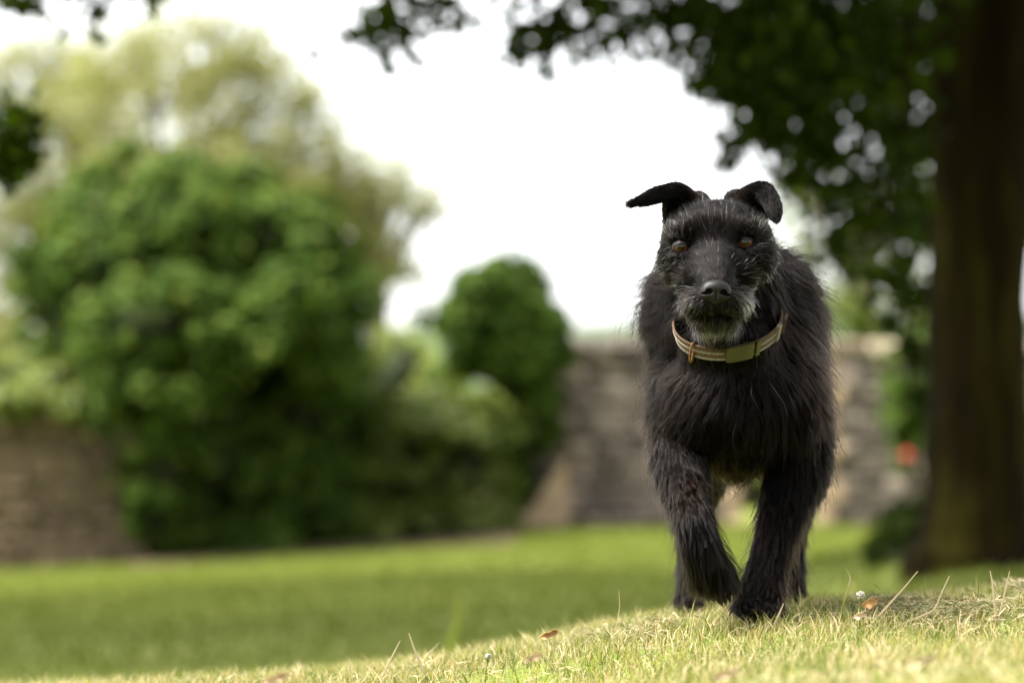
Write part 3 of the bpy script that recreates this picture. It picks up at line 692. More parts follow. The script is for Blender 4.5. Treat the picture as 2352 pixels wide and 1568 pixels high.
dry_leaf(1976, 1412, 3.7, 18, 8, 'flat tan dry leaf just in front of the curled brown one', (.56, .42, .25), 2)
dry_leaf(1262, 1456, 3.85, 23, 9, 'orange-brown dry leaf on the crest left of the dog', (.46, .26, .11), 3)
dry_leaf(635, 1556, 3.2, 34, 10, 'blurred pale tan dry leaf at the bottom left', (.66, .48, .30), 4)

dry_leaf(1228, 1508, 3.3, 22, 8, 'blurred pinkish dry leaf below the orange-brown leaf near the middle', (.60, .42, .27), 5)
dry_leaf(1665, 1548, 3.0, 34, 11, 'blurred pale dry leaf at the bottom edge below the dog', (.66, .50, .32), 6)
dry_leaf(2120, 1516, 2.95, 30, 10, 'blurred buff dry leaf in the near grass at the bottom right', (.62, .50, .30), 8)

# ------------------------------------------------------------------ the dog
pr = []                        # primitives: every one carries the region whose coat it wears
def cone(reg, a, ra, b, rb, k=.020, yk=1.0, flow=None):
    A, B = P(*a), P(*b)
    pr.append(dict(t='c', a=A, b=B, ra=ra * a[2] / F, rb=rb * b[2] / F, k=k, yk=yk, reg=reg, flow=flow))
def ell(reg, c, rx, rz, ry, k=.020, flow=None):
    pr.append(dict(t='e', a=P(*c), r=np.array([rx * c[2] / F, ry, rz * c[2] / F]), k=k, reg=reg, flow=flow))
def chain(reg, pts, k=.012, yk=1.0):
    for p, q in zip(pts[:-1], pts[1:]): cone(reg, p[:3], p[3], q[:3], q[3], k=k, yk=yk, flow=unit(P(*q[:3]) - P(*p[:3])))

ell('chest', (1696, 925, 4.17), 176, 150, .13, k=.03)
cone('body', (1705, 880, 4.25), 165, (1752, 890, 4.72), 150, k=.03)
ell('body', (1760, 900, 4.72), 150, 150, .13, k=.03)
cone('neck', (1690, 850, 4.17), 150, (1655, 610, 4.06), 96, k=.03)
ell('neck', (1752, 740, 4.30), 112, 150, .13, k=.03)
ell('mane', (1672, 725, 4.205), 168, 172, .095, k=.03)
ell('throat', (1672, 785, 4.07), 106, 80, .085, k=.02)
ell('chest', (1682, 905, 4.10), 150, 110, .10, k=.03)
ell('shoulder', (1566, 960, 4.13), 60, 110, .09, k=.03)
ell('shoulder', (1832, 965, 4.15), 62, 110, .09, k=.03)
cone('tail', (1752, 800, 4.82), 22, (1760, 870, 4.93), 9)
chain('leg_l', [tuple(q) for q in curve_pts([(1564, 1000, 4.11, 64), (1566, 1085, 4.05, 50), (1584, 1160, 3.98, 37), (1602, 1220, 3.94, 32), (1622, 1282, 3.955, 34), (1639, 1322, 3.975, 35), (1656, 1352, 3.985, 22)], 14)])
chain('leg_r', [tuple(q) for q in curve_pts([(1828, 1000, 4.14, 74), (1828, 1080, 4.12, 62), (1800, 1170, 4.09, 44), (1774, 1260, 4.07, 32), (1757, 1325, 4.06, 35), (1744, 1372, 4.05, 42)], 12)])
ell('paw', (1738, 1393, 4.03), 50, 24, .048, k=.012)
chain('leg_h', [(1625, 960, 4.66, 95), (1605, 1080, 4.60, 62), (1590, 1190, 4.64, 34), (1586, 1290, 4.60, 22), (1584, 1360, 4.54, 26)])
ell('paw', (1584, 1382, 4.51), 30, 19, .045, k=.012)
chain('leg_h', [(1845, 960, 4.68, 95), (1830, 1080, 4.60, 62), (1818, 1190, 4.64, 36), (1815, 1290, 4.60, 25), (1816, 1345, 4.54, 31)])
ell('paw', (1818, 1370, 4.51), 36, 21, .045, k=.012)
# head
ell('skull', (1646, 548, 4.01), 122, 84, .085)
ell('cheek', (1568, 598, 3.985), 46, 52, .055)
ell('cheek', (1730, 590, 3.985), 46, 52, .055)
ell('brow', (1573, 536, 3.956), 34, 22, .024, k=.012)
ell('brow', (1706, 525, 3.956), 34, 22, .024, k=.012)
cone('bridge', (1642, 590, 3.945), 52, (1645, 662, 3.868), 33, k=.015)
ell('bridge', (1598, 638, 3.945), 46, 50, .035, k=.018)
ell('bridge', (1692, 632, 3.945), 46, 50, .035, k=.018)
ell('pad', (1609, 697, 3.886), 43, 37, .034, k=.014)
ell('pad', (1645, 702, 3.885), 30, 24, .028, k=.012)
ell('pad', (1681, 694, 3.886), 43, 37, .034, k=.014)
cone('jaw', (1646, 690, 3.97), 66, (1645, 700, 3.90), 44, k=.015)
cone('chin', (1646, 736, 3.955), 52, (1646, 731, 3.892), 29, k=.010)
ell('chin', (1646, 738, 3.903), 50, 20, .024, k=.010)
EARL = [(1578, 500, 4.03, 50), (1563, 465, 4.015, 30), (1549, 443, 4.0, 15), (1514, 447, 3.985, 11.5), (1478, 460, 3.975, 7), (1438, 471, 3.965, 1.5)]
EARR = [(1708, 492, 4.03, 50), (1738, 461, 4.015, 29), (1752, 443, 4.0, 16), (1769, 459, 3.985, 12), (1778, 482, 3.975, 8), (1783, 507, 3.965, 2)]
chain('ear', [tuple(q) for q in curve_pts(EARL, 13)], k=.012, yk=2.2); chain('ear', [tuple(q) for q in curve_pts(EARR, 13)], k=.012, yk=2.0)
ell('ear', (1602, 466, 4.05), 26, 22, .02, k=.01, flow=np.array([.2, .2, 1.]))
ell('ear', (1692, 461, 4.05), 26, 22, .02, k=.01, flow=np.array([-.2, .2, 1.]))

EYES = [P(1563, 567, 3.9425), P(1712, 557, 3.9425)]
ell('brow', (1563, 549, 3.9445), 30, 8, .012, k=.006); ell('brow', (1712, 539, 3.9445), 30, 8, .012, k=.006)
ell('cheek', (1563, 588, 3.943), 30, 9, .012, k=.006); ell('cheek', (1712, 578, 3.943), 30, 9, .012, k=.006)

def sd(q, p):
    if q['t'] == 'c':
        k = q['yk']; s = np.array([1, k, 1]); pa = (p - q['a']) * s; ba = (q['b'] - q['a']) * s
        h = np.clip(pa @ ba / (ba @ ba), 0, 1)
        d = np.linalg.norm(pa - h[..., None] * ba, axis=-1) - (q['ra'] * (1 - h) + q['rb'] * h)
        return d / (1 if k == 1 else 1.25)
    m = (p - q['a']) / q['r']; k0 = np.linalg.norm(m, axis=-1); k1 = np.linalg.norm(m / q['r'], axis=-1)
    return k0 * (k0 - 1) / np.maximum(k1, 1e-6)

def smin(a, b, k):
    h = np.clip(.5 + .5 * (b - a) / k, 0, 1); return b * (1 - h) + a * h - k * h * (1 - h)

VOX = .0035
lo = np.array([.13, 3.80, -.30]); hi = np.array([.49, 4.99, .40])
dim = np.ceil((hi - lo) / VOX).astype(int)
D = np.full(dim, .06, np.float32)
axs = [lo[i] + np.arange(dim[i]) * VOX for i in range(3)]
for q in pr:
    if q['t'] == 'c':
        R = max(q['ra'], q['rb']); mn = np.minimum(q['a'], q['b']) - R - .045; mx = np.maximum(q['a'], q['b']) + R + .045
    else: mn = q['a'] - q['r'] - .045; mx = q['a'] + q['r'] + .045
    i0 = np.clip(((mn - lo) / VOX).astype(int), 0, dim - 1); i1 = np.clip(((mx - lo) / VOX).astype(int) + 2, 1, dim)
    sl = tuple(slice(a, b) for a, b in zip(i0, i1))
    g = np.stack(np.meshgrid(*[axs[i][sl[i]] for i in range(3)], indexing='ij'), -1)
    D[sl] = smin(D[sl], sd(q, g).astype(np.float32), q['k'])
ER = .0108
def carve(c, r, k=.006):
    i0 = ((c - r - .02 - lo) / VOX).astype(int); i1 = ((c + r + .02 - lo) / VOX).astype(int)
    sl = tuple(slice(a, b) for a, b in zip(i0, i1))
    g = np.stack(np.meshgrid(*[axs[i][sl[i]] for i in range(3)], indexing='ij'), -1)
    m = (g - c) / r; k0 = np.linalg.norm(m, axis=-1); k1 = np.linalg.norm(m / r, axis=-1)
    D[sl] = -smin(-D[sl], (k0 * (k0 - 1) / np.maximum(k1, 1e-6)).astype(np.float32), k)
for e in EYES: carve(e + np.array([0, -.009, 0]), np.array([.0118, .012, .0080]), .004)
carve(P(1645, 723, 3.866), np.array([.028, .012, .0016]), .002)

def polygonise(D, vox, org):
    g = openvdb.FloatGrid(); g.background = .06
    g.copyFromArray(np.ascontiguousarray(D)); g.transform = openvdb.createLinearTransform(voxelSize=1.0)
    pts, tris, quads = g.convertToPolygons(isovalue=0.0, adaptivity=0.0)
    f = [np.asarray(quads)[:, ::-1]] if len(quads) else []
    if len(tris): f.append(np.asarray(tris)[:, ::-1])
    return np.asarray(pts) * vox + org, f
bv, bf = polygonise(D, VOX, lo)
dog_loc = (P(1700, 1395, 4.3)[0], 4.3, float(gz(.34, 4.3)))
dog = empty('dog', dog_loc, 'shaggy black dog with grizzled muzzle trotting towards the viewer, one front paw lifted', 'dog')

M['skin'] = noise_mat('dog_skin', [(.3, (.004, .0035, .0035)), (.7, (.007, .006, .0055))], scale=60, rough=.8, bump=.2, spec=.1)
body_me = mesh_np('body', bv, bf, True)
body = link('body', body_me, M['skin'], dog)

# orientation check of the generated surface
vn = np.empty(len(body_me.vertices) * 3, np.float32); body_me.vertices.foreach_get('normal', vn); vn = vn.reshape(-1, 3)
cen = bv.mean(0)
if np.mean(np.sum(vn[:, :1] * (bv[:, :1] - cen[:1]), 1)) < 0:
    body_me.flip_normals(); vn = -vn

# ---- coat
F4 = np.concatenate([np.concatenate([f[:, [0, 1, 2]], f[:, [0, 2, 3]]]) if f.shape[1] == 4 else f for f in bf])
A_, B_, C_ = bv[F4[:, 0]], bv[F4[:, 1]], bv[F4[:, 2]]
area = np.linalg.norm(np.cross(B_ - A_, C_ - A_), axis=1) / 2
fc = (A_ + B_ + C_) / 3
#          density/m2  length  lift  curl  clump  radius(mm)
REG = dict(chest=(260e3, .034, .24, .22, .93, .29), body=(170e3, .032, .32, .20, .88, .30), neck=(270e3, .040, .38, .32, .92, .28), mane=(270e3, .040, .40, .34, .92, .28), throat=(300e3, .018, .24, .10, .6, .25), shoulder=(260e3, .025, .28, .22, .93, .28),
           tail=(150e3, .03, .3, .1, .5, .28), leg_l=(300e3, .028, .24, .10, .93, .30), leg_r=(290e3, .025, .32, .12, .82, .28), leg_h=(220e3, .020, .28, .08, .7, .28), paw=(320e3, .014, .25, .05, .8, .28),
           skull=(800e3, .013, .24, .06, .5, .17), cheek=(560e3, .017, .30, .22, .85, .22), brow=(800e3, .012, .32, .12, .8, .20), bridge=(1200e3, .0095, .30, .05, .45, .17), pad=(1000e3, .013, .28, .08, .65, .18),
           jaw=(600e3, .014, .25, .08, .55, .20), chin=(900e3, .0125, .30, .08, .7, .19), ear=(1200e3, .0068, .36, .05, .4, .15))
names = list(REG)
PT = np.array([REG[q['reg']] for q in pr])
def nearest(p):
    best = np.full(len(p), 9.); idx = np.zeros(len(p), int)
    for i, q in enumerate(pr):
        d = sd(q, p); m = d < best; best[m] = d[m]; idx[m] = i
    return idx
def project(p):
    return p[:, 0] * F / p[:, 1] + 1176, HZ - p[:, 2] * F / p[:, 1]
fidx = nearest(fc)
dens = PT[fidx, 0] * area
NOSE = P(1645, 668, 3.845)
ncount = int(dens.sum())
pick = rng.choice(len(F4), size=ncount, p=dens / dens.sum())
r1 = np.sqrt(rng.random(ncount)); r2 = rng.random(ncount)
wa, wb, wc = (1 - r1)[:, None], (r1 * (1 - r2))[:, None], (r1 * r2)[:, None]
roots = A_[pick] * wa + B_[pick] * wb + C_[pick] * wc
nrm = unit(vn[F4[pick, 0]] * wa + vn[F4[pick, 1]] * wb + vn[F4[pick, 2]] * wc)
u, v = project(roots)
keep = np.ones(ncount, bool)
for (eu, ev) in ((1563, 566), (1712, 556)):
    keep &= ~((((u - eu) / 18) ** 2 + ((v - ev) / 10.5) ** 2 < 1) & (roots[:, 1] < 4.0))
keep &= ~((((u - 1645) / 33) ** 2 + ((v - 672) / 30) ** 2 < 1) & (roots[:, 1] < 3.9))
keep &= ~((np.abs(u - 1645) < 52) & (np.abs(v - 725 + ((u - 1645) / 52) ** 2 * 6) < 2) & (roots[:, 1] < 3.95))
roots, nrm, u, v = roots[keep], nrm[keep], u[keep], v[keep]
N = len(roots)
idx = nearest(roots); prm = PT[idx]
reg = np.array([names.index(q['reg']) for q in pr])[idx]
isr = lambda *s: np.isin(reg, [names.index(q) for q in s])

# collar ring, used to press the coat flat under it
CC = P(1672, 746, 4.055); CA = np.array([.0700, 0, .006]); CF = P(1670, 808, 3.975) - CC
th = np.linspace(0, 2 * np.pi, 97)[:-1]
ring = CC + np.cos(th)[:, None] * CF * np.where(np.cos(th) > 0, 1, 1.05)[:, None] + np.sin(th)[:, None] * CA
rn = unit(np.cross(CF, CA)); rn = rn if rn[2] > 0 else -rn            # up the neck
hgt = (roots - CC) @ rn                                              # signed height above the collar's plane

flow = np.zeros((N, 3))
fl = np.array([q['flow'] if q['flow'] is not None else np.zeros(3) for q in pr])[idx]
head = isr('skull', 'cheek', 'brow', 'bridge', 'pad', 'jaw')
flow[head] = unit(roots[head] - NOSE)
m = isr('cheek', 'jaw'); flow[m] += np.array([0, .1, -.45])
m = isr('pad'); flow[m] += np.array([0, 0, -.75])
m = isr('brow'); flow[m] = unit(flow[m]) * .7 + np.array([0, -.25, .35])
m = isr('chin'); flow[m] = np.array([0, -.35, -1]) + (roots[m] - NOSE) * [6, 0, 0]
sx_ = (roots[:, 0] - P(1690, 0, 4.17)[0])
m = isr('neck', 'mane'); flow[m] = np.stack([sx_[m] * 7, np.full(m.sum(), .45), np.full(m.sum(), -.8)], -1)
m = isr('throat'); flow[m] = np.stack([sx_[m] * 4, np.full(m.sum(), .0), np.full(m.sum(), -1)], -1)
m = isr('chest', 'shoulder'); flow[m] = np.stack([sx_[m] * 1.5, np.full(m.sum(), .12), np.full(m.sum(), -1)], -1)
m = isr('body', 'tail'); flow[m] = np.array([0, .9, -.6])
m = isr('leg_l', 'leg_r', 'leg_h', 'ear'); flow[m] = fl[m] + np.where(isr('ear')[m][:, None], 0, 1) * np.array([0, 0, -.35])
m = isr('paw'); flow[m] = np.array([0, -.7, -.5])
flow = flow + (np.stack([fbm(roots * 28, s, 2) for s in (40, 41, 42)], -1) - .5) * 0.75 * np.linalg.norm(flow, axis=1, keepdims=True) * np.where(isr('bridge', 'ear', 'skull'), .4, 1)[:, None]
# away from the eyes
for e in EYES:
    d = roots - e; r = np.linalg.norm(d, axis=1)
    wgt = np.exp(-(r / .020) ** 2)[:, None]; flow = flow * (1 - wgt) + unit(d) * wgt
tang = unit(flow - nrm * np.sum(flow * nrm, 1, keepdims=True))
L = prm[:, 1].copy()
lift = prm[:, 2].copy()
L *= .65 + .7 * fbm(roots * 45, 50, 2)
L *= rng.uniform(.65, 1.15, N)
near = np.exp(-(np.clip(hgt + .002, 0, None) / .03) ** 2) * isr('neck', 'throat', 'jaw', 'chest') * (roots[:, 1] < 4.1)
L *= 1 - .58 * near * (hgt > -.012)
for e in EYES:
    r = np.linalg.norm(roots - e, axis=1); f = sstep(.012, .034, r); L *= .35 + .65 * f
rnose = np.linalg.norm(roots - NOSE, axis=1); L *= .3 + .7 * sstep(.018, .045, rnose)
m = isr('leg_l'); L[m] *= np.interp(v[m], [1000, 1130, 1230, 1310, 1350], [.9, .8, 1.15, 1.1, .45])

# long flyaway hairs
fly = (rng.random(N) < .05) & ~isr('bridge', 'ear'); L[fly] *= 1.45; lift[fly] += .18

K = 7
s = np.linspace(0, 1, K)[None, :, None]
d0 = unit(tang * (1 - lift)[:, None] + nrm * lift[:, None])
side = np.cross(d0, nrm)
grav = np.where(isr('skull', 'brow', 'bridge', 'ear', 'pad')[:, None], 0, 1) * np.array([0, 0, -.28])
pts = roots[:, None] + L[:, None, None] * (d0[:, None] * s + (tang * .25 - nrm * .10)[:, None] * s ** 2 + grav[:, None] * s ** 2)
cid = np.floor(roots * 110 + (np.stack([fbm(roots * 60, q, 2) for q in (60, 61, 62)], -1) - .5) * 3)
ph = hash3(cid[:, 0].astype(int), cid[:, 1].astype(int), cid[:, 2].astype(int), 9) * 6.28
frq = 4.5 + 3 * hash3(cid[:, 0].astype(int), cid[:, 1].astype(int), cid[:, 2].astype(int), 8)
amp = (prm[:, 3] * L)[:, None, None]
wav = amp * s * (np.sin(frq[:, None, None] * s + ph[:, None, None]) - np.sin(ph)[:, None, None] * (1 - s))
pts = pts + side[:, None] * wav + nrm[:, None] * wav * .5
pts = pts + rng.normal(size=(N, 1, 3)) * (L * .05)[:, None, None] * s
# clumping towards guide hairs
ng = N // 26
gi = rng.choice(N, ng, replace=False)
kd = kdtree.KDTree(ng)
for j, g_ in enumerate(gi): kd.insert(roots[g_], j)
kd.balance()
own = np.array([kd.find(r_)[1] for r_ in roots])
gp = pts[gi[own]]
ldist = np.linalg.norm(roots - roots[gi[own]], axis=1)
cl_ = (prm[:, 4] * rng.uniform(.55, 1.0, N) * (ldist < .012))[:, None, None]
scale_g = (L / np.maximum(L[gi[own]], 1e-4))
scale_g = np.clip(scale_g, .3, 1.0)
gq = roots[gi[own]][:, None] + (gp - roots[gi[own]][:, None]) * scale_g[:, None, None]
pts = pts + (gq - pts) * cl_ * s ** .8 * np.where(fly, .15, 1)[:, None, None]
# keep the coat off the ground and out of the eyes
zg = gz(pts[..., 0], pts[..., 1]) - .006
pts[..., 2] = np.maximum(pts[..., 2], zg)

# colour per hair
def blob(lst):
    r = np.zeros(N)
    for (bu, bv_, su, sv, p_) in lst: r = np.maximum(r, p_ * np.exp(-((u - bu) / su) ** 2 - ((v - bv_) / sv) ** 2))
    return r
frontal = roots[:, 1] < 4.02
grey_p = blob([(1588, 695, 26, 20, .52), (1708, 691, 27, 24, .75), (1600, 714, 22, 9, .22), (1700, 708, 22, 12, .42), (1648, 751, 55, 15, .8), (1612, 742, 25, 12, .35), (1690, 740, 25, 12, .4), (1625, 712, 16, 8, .25), (1672, 710, 16, 8, .3),
               (1548, 530, 30, 14, .030), (1585, 520, 22, 16, .020), (1735, 520, 34, 14, .030), (1700, 515, 20, 16, .022), (1745, 555, 20, 20, .030), (1725, 620, 34, 44, .022), (1750, 660, 18, 40, .03), (1548, 610, 26, 34, .012), (1555, 660, 14, 30, .010),
               (1645, 500, 36, 34, .012), (1640, 560, 20, 30, .012)]) * frontal
grey_p = np.maximum(grey_p, blob([(1690, 900, 130, 140, .005), (1690, 1060, 120, 50, .009), (1800, 1000, 60, 60, .006)]) * isr('chest', 'throat', 'shoulder', 'neck'))
grey = rng.random(N) < grey_p
brown_w = blob([(1590, 1115, 48, 60, .62), (1805, 980, 70, 70, .75), (1850, 900, 40, 90, .45), (1602, 452, 18, 16, .7), (1694, 450, 18, 16, .6), (1790, 1330, 40, 60, .5), (1800, 1220, 50, 70, .35), (1600, 900, 60, 120, .3), (1560, 980, 70, 60, .35), (1640, 1000, 90, 60, .35), (1760, 760, 60, 60, .25)])
brown_w = np.clip(brown_w * rng.uniform(.4, 1.2, N) + rng.uniform(0, .12, N), 0, 1)[:, None]
blk = np.array([.0022, .0017, .0015]) * np.where(isr('skull', 'cheek', 'brow', 'bridge', 'pad', 'chin', 'jaw'), 1.7, 1)[:, None] * rng.uniform(.6, 1.7, (N, 1)); brn = np.array([.012, .0060, .0032]) * rng.uniform(.6, 1.3, (N, 1))  # head hairs made lighter, their sheen put into the colour
colr = blk * (1 - brown_w) + brn * brown_w
gw = rng.uniform(.22, .7, (N, 1))
m = isr('leg_l'); colr[m] *= (1 + .7 * sstep(1190, 1290, v[m]))[:, None]  # lifted leg lightened towards the paw in place of glossy highlights
colr[grey] = (gw * np.array([1.0, .95, .84]))[grey]
rad = prm[:, 5] * 1e-3 * rng.uniform(.75, 1.3, N)
rad[grey] *= np.where(grey_p[grey] > .15, 1.35, 2.0)
lg = grey & isr('brow', 'skull', 'cheek', 'bridge'); 
pts[lg] = roots[lg][:, None] + (pts[lg] - roots[lg][:, None]) * 1.2 + nrm[lg][:, None] * s * .003

def hair_mat(name, rough=.20):
    m, n, out = newmat(name)
    at = n.nodes.new('ShaderNodeAttribute'); at.attribute_name = 'hair_color'
    hb = n.nodes.new('ShaderNodeBsdfHairPrincipled'); hb.parametrization = 'COLOR'
    hb.inputs['IOR'].default_value = 1.165; hb.inputs['Roughness'].default_value = rough; hb.inputs['Radial Roughness'].default_value = .28
    if 'Random Roughness' in hb.inputs: hb.inputs['Random Roughness'].default_value = .2
    n.links.new(at.outputs['Color'], hb.inputs['Color'])
    n.links.new(hb.outputs[0], out.inputs['Surface'])
    return m
M['coat'] = hair_mat('dog_hair')

def hair_object(name, pts, rad, col, mat, parent):
    n, k = pts.shape[:2]
    h = bpy.data.hair_curves.new(name); h.add_curves([k] * n)
    off = np.array(parent.location) + (np.array(parent.parent.location) if parent.parent else 0)
    h.attributes['position'].data.foreach_set('vector', np.ascontiguousarray(pts - off, np.float32).ravel())
    ra = h.attributes.get('radius') or h.attributes.new('radius', 'FLOAT', 'POINT')
    tp = np.interp(np.linspace(0, 1, k), [0, .5, 1], [1, .85, .18])
    ra.data.foreach_set('value', (rad[:, None] * tp[None]).astype(np.float32).ravel())
    ca = h.attributes.new('hair_color', 'FLOAT_COLOR', 'CURVE')
    ca.data.foreach_set('color', np.concatenate([col, np.ones((n, 1))], 1).astype(np.float32).ravel())
    h.materials.append(mat)
    o = bpy.data.objects.new(name, h); C.objects.link(o); o.parent = parent
    return o
fur = hair_object('fur', pts[~grey], rad[~grey], colr[~grey], M['coat'], dog)
gh = hair_object('grey_hair', pts[grey], rad[grey], colr[grey], M['coat'], dog)
gh['label'] = 'white and grey hairs on muzzle, chin and brows'

# ---- eyes
def eye_mat():
    m, n, out = newmat('dog_eye')
    tc = n.nodes.new('ShaderNodeTexCoord'); sp_ = n.nodes.new('ShaderNodeSeparateXYZ')
    n.links.new(tc.outputs['Object'], sp_.inputs[0])
    a = n.nodes.new('ShaderNodeCombineXYZ'); n.links.new(sp_.outputs['X'], a.inputs[0]); n.links.new(sp_.outputs['Z'], a.inputs[1])
    ln = n.nodes.new('ShaderNodeVectorMath'); ln.operation = 'LENGTH'; n.links.new(a.outputs[0], ln.inputs[0])
    dv = n.nodes.new('ShaderNodeMath'); dv.operation = 'DIVIDE'; n.links.new(ln.outputs['Value'], dv.inputs[0]); dv.inputs[1].default_value = ER
    col = ramp(n, [(0.0, (.002, .002, .002)), (.44, (.002, .002, .002)), (.52, (.040, .013, .003)), (.76, (.085, .027, .006)), (.86, (.012, .005, .003)), (.90, (.004, .003, .003))], dv.outputs[0])
    pb = n.nodes.new('ShaderNodeBsdfPrincipled'); pb.inputs['Roughness'].default_value = .06
    pb.inputs['Specular IOR Level'].default_value = .32
    n.links.new(col, pb.inputs['Base Color']); n.links.new(pb.outputs[0], out.inputs['Surface'])
    return m
M['eye'] = eye_mat()
M['lid'] = noise_mat('eyelid', [(.3, (.005, .004, .004)), (.7, (.009, .007, .007))], scale=80, rough=.5, bump=.2, spec=.25)
for e in EYES:
    bm = bmesh.new(); bmesh.ops.create_uvsphere(bm, u_segments=40, v_segments=24, radius=ER)
    for f in bm.faces: f.smooth = True
    me = bpy.data.meshes.new('eye'); bm.to_mesh(me); bm.free()
    o = link('eye', me, M['eye'], dog); o.location = Vector(e) - Vector(dog.location)
    # eyelids: a thin shell round the ball with an almond opening
    vx = .0006; n_ = 52; g1 = (np.arange(n_) - n_ / 2) * vx
    G = np.stack(np.meshgrid(g1, g1, g1, indexing='ij'), -1)
    r = np.linalg.norm(G, axis=-1)
    sh = np.maximum(r - ER * 1.09, ER * 1.01 - r)
    roll = .065; X = G[..., 0] * math.cos(roll) + G[..., 2] * math.sin(roll); Z = -G[..., 0] * math.sin(roll) + G[..., 2] * math.cos(roll)
    al = np.where(Z > -.001, (np.abs(X) / .0095) ** 2 + ((Z + .001) / .0046) ** 2, (np.abs(X) / .0095) ** 2 + ((Z + .001) / .0060) ** 2)
    op = (np.sqrt(al) - 1) * .005
    op = np.where(G[..., 1] < .002, op, .02)
    Dl = np.maximum(np.maximum(sh, -op), G[..., 1] - .004).astype(np.float32)
    lv, lf = polygonise(Dl, vx, e - n_ / 2 * vx)
    link('eyelid', mesh_np('eyelid', lv, lf, True), M['lid'], dog)

# ---- nose
vx = .0009; half = np.array([.030, .024, .026]); dn = (half * 2 / vx).astype(int)
G = np.stack(np.meshgrid(*[(np.arange(k) - k / 2) * vx for k in dn], indexing='ij'), -1)
def el(c, r):
    m = (G - np.array(c)) / np.array(r); k0 = np.linalg.norm(m, axis=-1); k1 = np.linalg.norm(m / np.array(r), axis=-1); return k0 * (k0 - 1) / np.maximum(k1, 1e-6)
nd = el((0, .002, .004), (.0195, .014, .0115))
nd = smin(nd, el((-.0115, -.001, -.003), (.0095, .010, .0105)), .004)
nd = smin(nd, el((.0115, -.001, -.003), (.0095, .010, .0105)), .004)
nd = smin(nd, el((0, .000, -.009), (.009, .010, .0095)), .006)
for sgn in (-1, 1):
    nd = -smin(-nd, el((sgn * .0098, -.010, -.0015), (.0048, .010, .0036)), .0015)
    nd = -smin(-nd, el((sgn * .0150, -.007, -.0048), (.0050, .008, .0016)), .0015)
nd = -smin(-nd, el((0, -.0125, -.010), (.0009, .005, .010)), .002)
nv, nf = polygonise(nd.astype(np.float32), vx, -half)
rr = math.radians(-3.5); nc = P(1645, 668, 3.852)
nv = np.stack([nv[:, 0] * math.cos(rr) - nv[:, 2] * math.sin(rr), nv[:, 1], nv[:, 0] * math.sin(rr) + nv[:, 2] * math.cos(rr)], -1) + nc
M['nose'] = noise_mat('dog_nose', [(.3, (.004, .003, .003)), (.7, (.008, .006, .006))], scale=200, rough=.5, bump=.35, bscale=900, spec=.22, bdist=.0006)
link('nose', mesh_np('nose', nv, nf, True), M['nose'], dog)

# ---- collar
def band(th0, th1, w_, out, n=60, thick=.003, lat=None):
    t = np.linspace(th0, th1, n)
    c = CC + np.cos(t)[:, None] * CF + np.sin(t)[:, None] * CA
    tg = unit(np.gradient(c, axis=0)); upv = unit(rn - tg * (tg @ rn)[:, None]); ou = unit(np.cross(tg, upv))
    ou = np.where((np.sum(ou * (c - CC), 1) < 0)[:, None], -ou, ou)
    upv = unit(upv + ou * .25)
    a, b = (w_ if lat is None else lat)
    q = [c + ou * out + upv * a, c + ou * out + upv * b, c + ou * (out - thick) + upv * b, c + ou * (out - thick) + upv * a]
    V = np.stack(q, 1).reshape(-1, 3); i = np.arange(n - 1)[:, None] * 4; Q = []
    for k in range(4): Q.append(np.concatenate([i + k, i + (k + 1) % 4, i + 4 + (k + 1) % 4, i + 4 + k], 1))
    Q.append(np.array([[0, 3, 2, 1], [(n - 1) * 4 + j for j in range(4)]]))
    return V, np.concatenate(Q)
def web(name, c1, c2, rough=.7):
    m = noise_mat(name, [(.35, c1), (.65, c2)], scale=350, rough=rough, bump=.4, bscale=1500, bdist=.0005); return m
M['web'] = web('brown_webbing', (.05, .029, .016), (.095, .058, .033)); M['cream'] = web('cream_webbing', (.12, .105, .08), (.21, .185, .145))
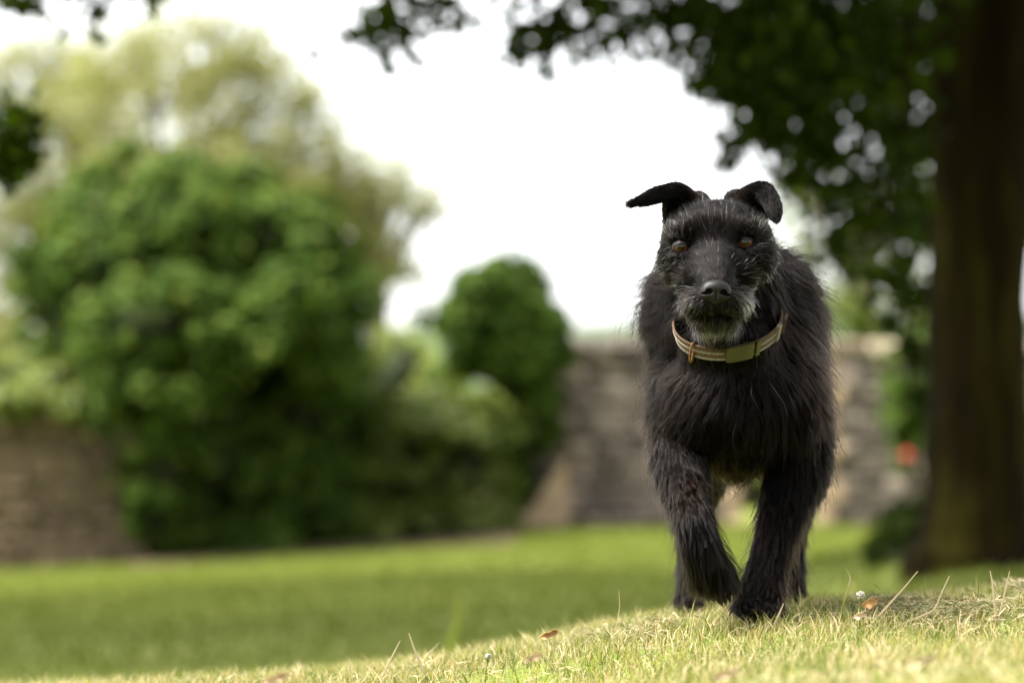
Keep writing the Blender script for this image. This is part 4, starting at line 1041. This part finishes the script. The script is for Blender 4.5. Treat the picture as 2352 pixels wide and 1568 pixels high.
M['buckle'] = noise_mat('olive_buckle', [(.3, (.034, .031, .011)), (.7, (.050, .046, .017))], scale=30, rough=.35, bump=.1, spec=.5)
M['leather'] = noise_mat('tan_leather', [(.3, (.12, .05, .02)), (.7, (.18, .08, .03))], scale=60, rough=.5, bump=.2)
OUT = .0068
v_, f_ = band(-3.1, 3.1, None, OUT, 120, .0030, (-.0105, .0105))
collar = link('collar', mesh_np('collar', v_, f_), M['web'], dog); collar['label'] = 'brown webbing collar with cream stripes and olive buckle'
def cpart(name, me, mat):
    o = bpy.data.objects.new(name, me); C.objects.link(o); me.materials.append(mat); o.parent = collar; o.location = (0, 0, 0); return o
for a, b in ((-.0109, -.0070), (-.0005, .0028)):
    v_, f_ = band(-1.75, 1.75, None, OUT + .0012, 80, .0016, (a, b)); cpart('stripe', mesh_np('stripe', v_, f_), M['cream'])
v_, f_ = band(-.03, .44, None, OUT + .0062, 14, .0075, (-.0128, .0128)); cpart('buckle', mesh_np('buckle', v_, f_), M['buckle'])
v_, f_ = band(.50, .58, None, OUT + .0056, 6, .007, (-.0124, .0124)); cpart('buckle_end', mesh_np('buckle_end', v_, f_), M['buckle'])
v_, f_ = band(1.08, 1.20, None, OUT + .0040, 6, .006, (-.0120, .0120)); cpart('keeper', mesh_np('keeper', v_, f_), M['cream'])
v_, f_ = band(1.38, 1.56, None, OUT + .0062, 8, .0035, (-.0130, .0115)); cpart('strap_end', mesh_np('strap_end', v_, f_), M['web'])
t0 = -.66; cc = CC + math.cos(t0) * CF + math.sin(t0) * CA
tg = unit(-math.sin(t0) * CF + math.cos(t0) * CA); ou = unit((cc - CC) - tg * ((cc - CC) @ tg)); up_ = rn
ringp = [cc + ou * (.010 + .0035 * math.cos(a)) + up_ * (.0155 * math.sin(a) - .002) + tg * .003 * math.sin(a) for a in np.linspace(0, 2 * np.pi, 28)]
v_, f_ = tubes([(np.array(ringp), np.full(28, .0016))], 8); cpart('lead_ring', mesh_np('lead_ring', v_, f_, True), M['leather'])
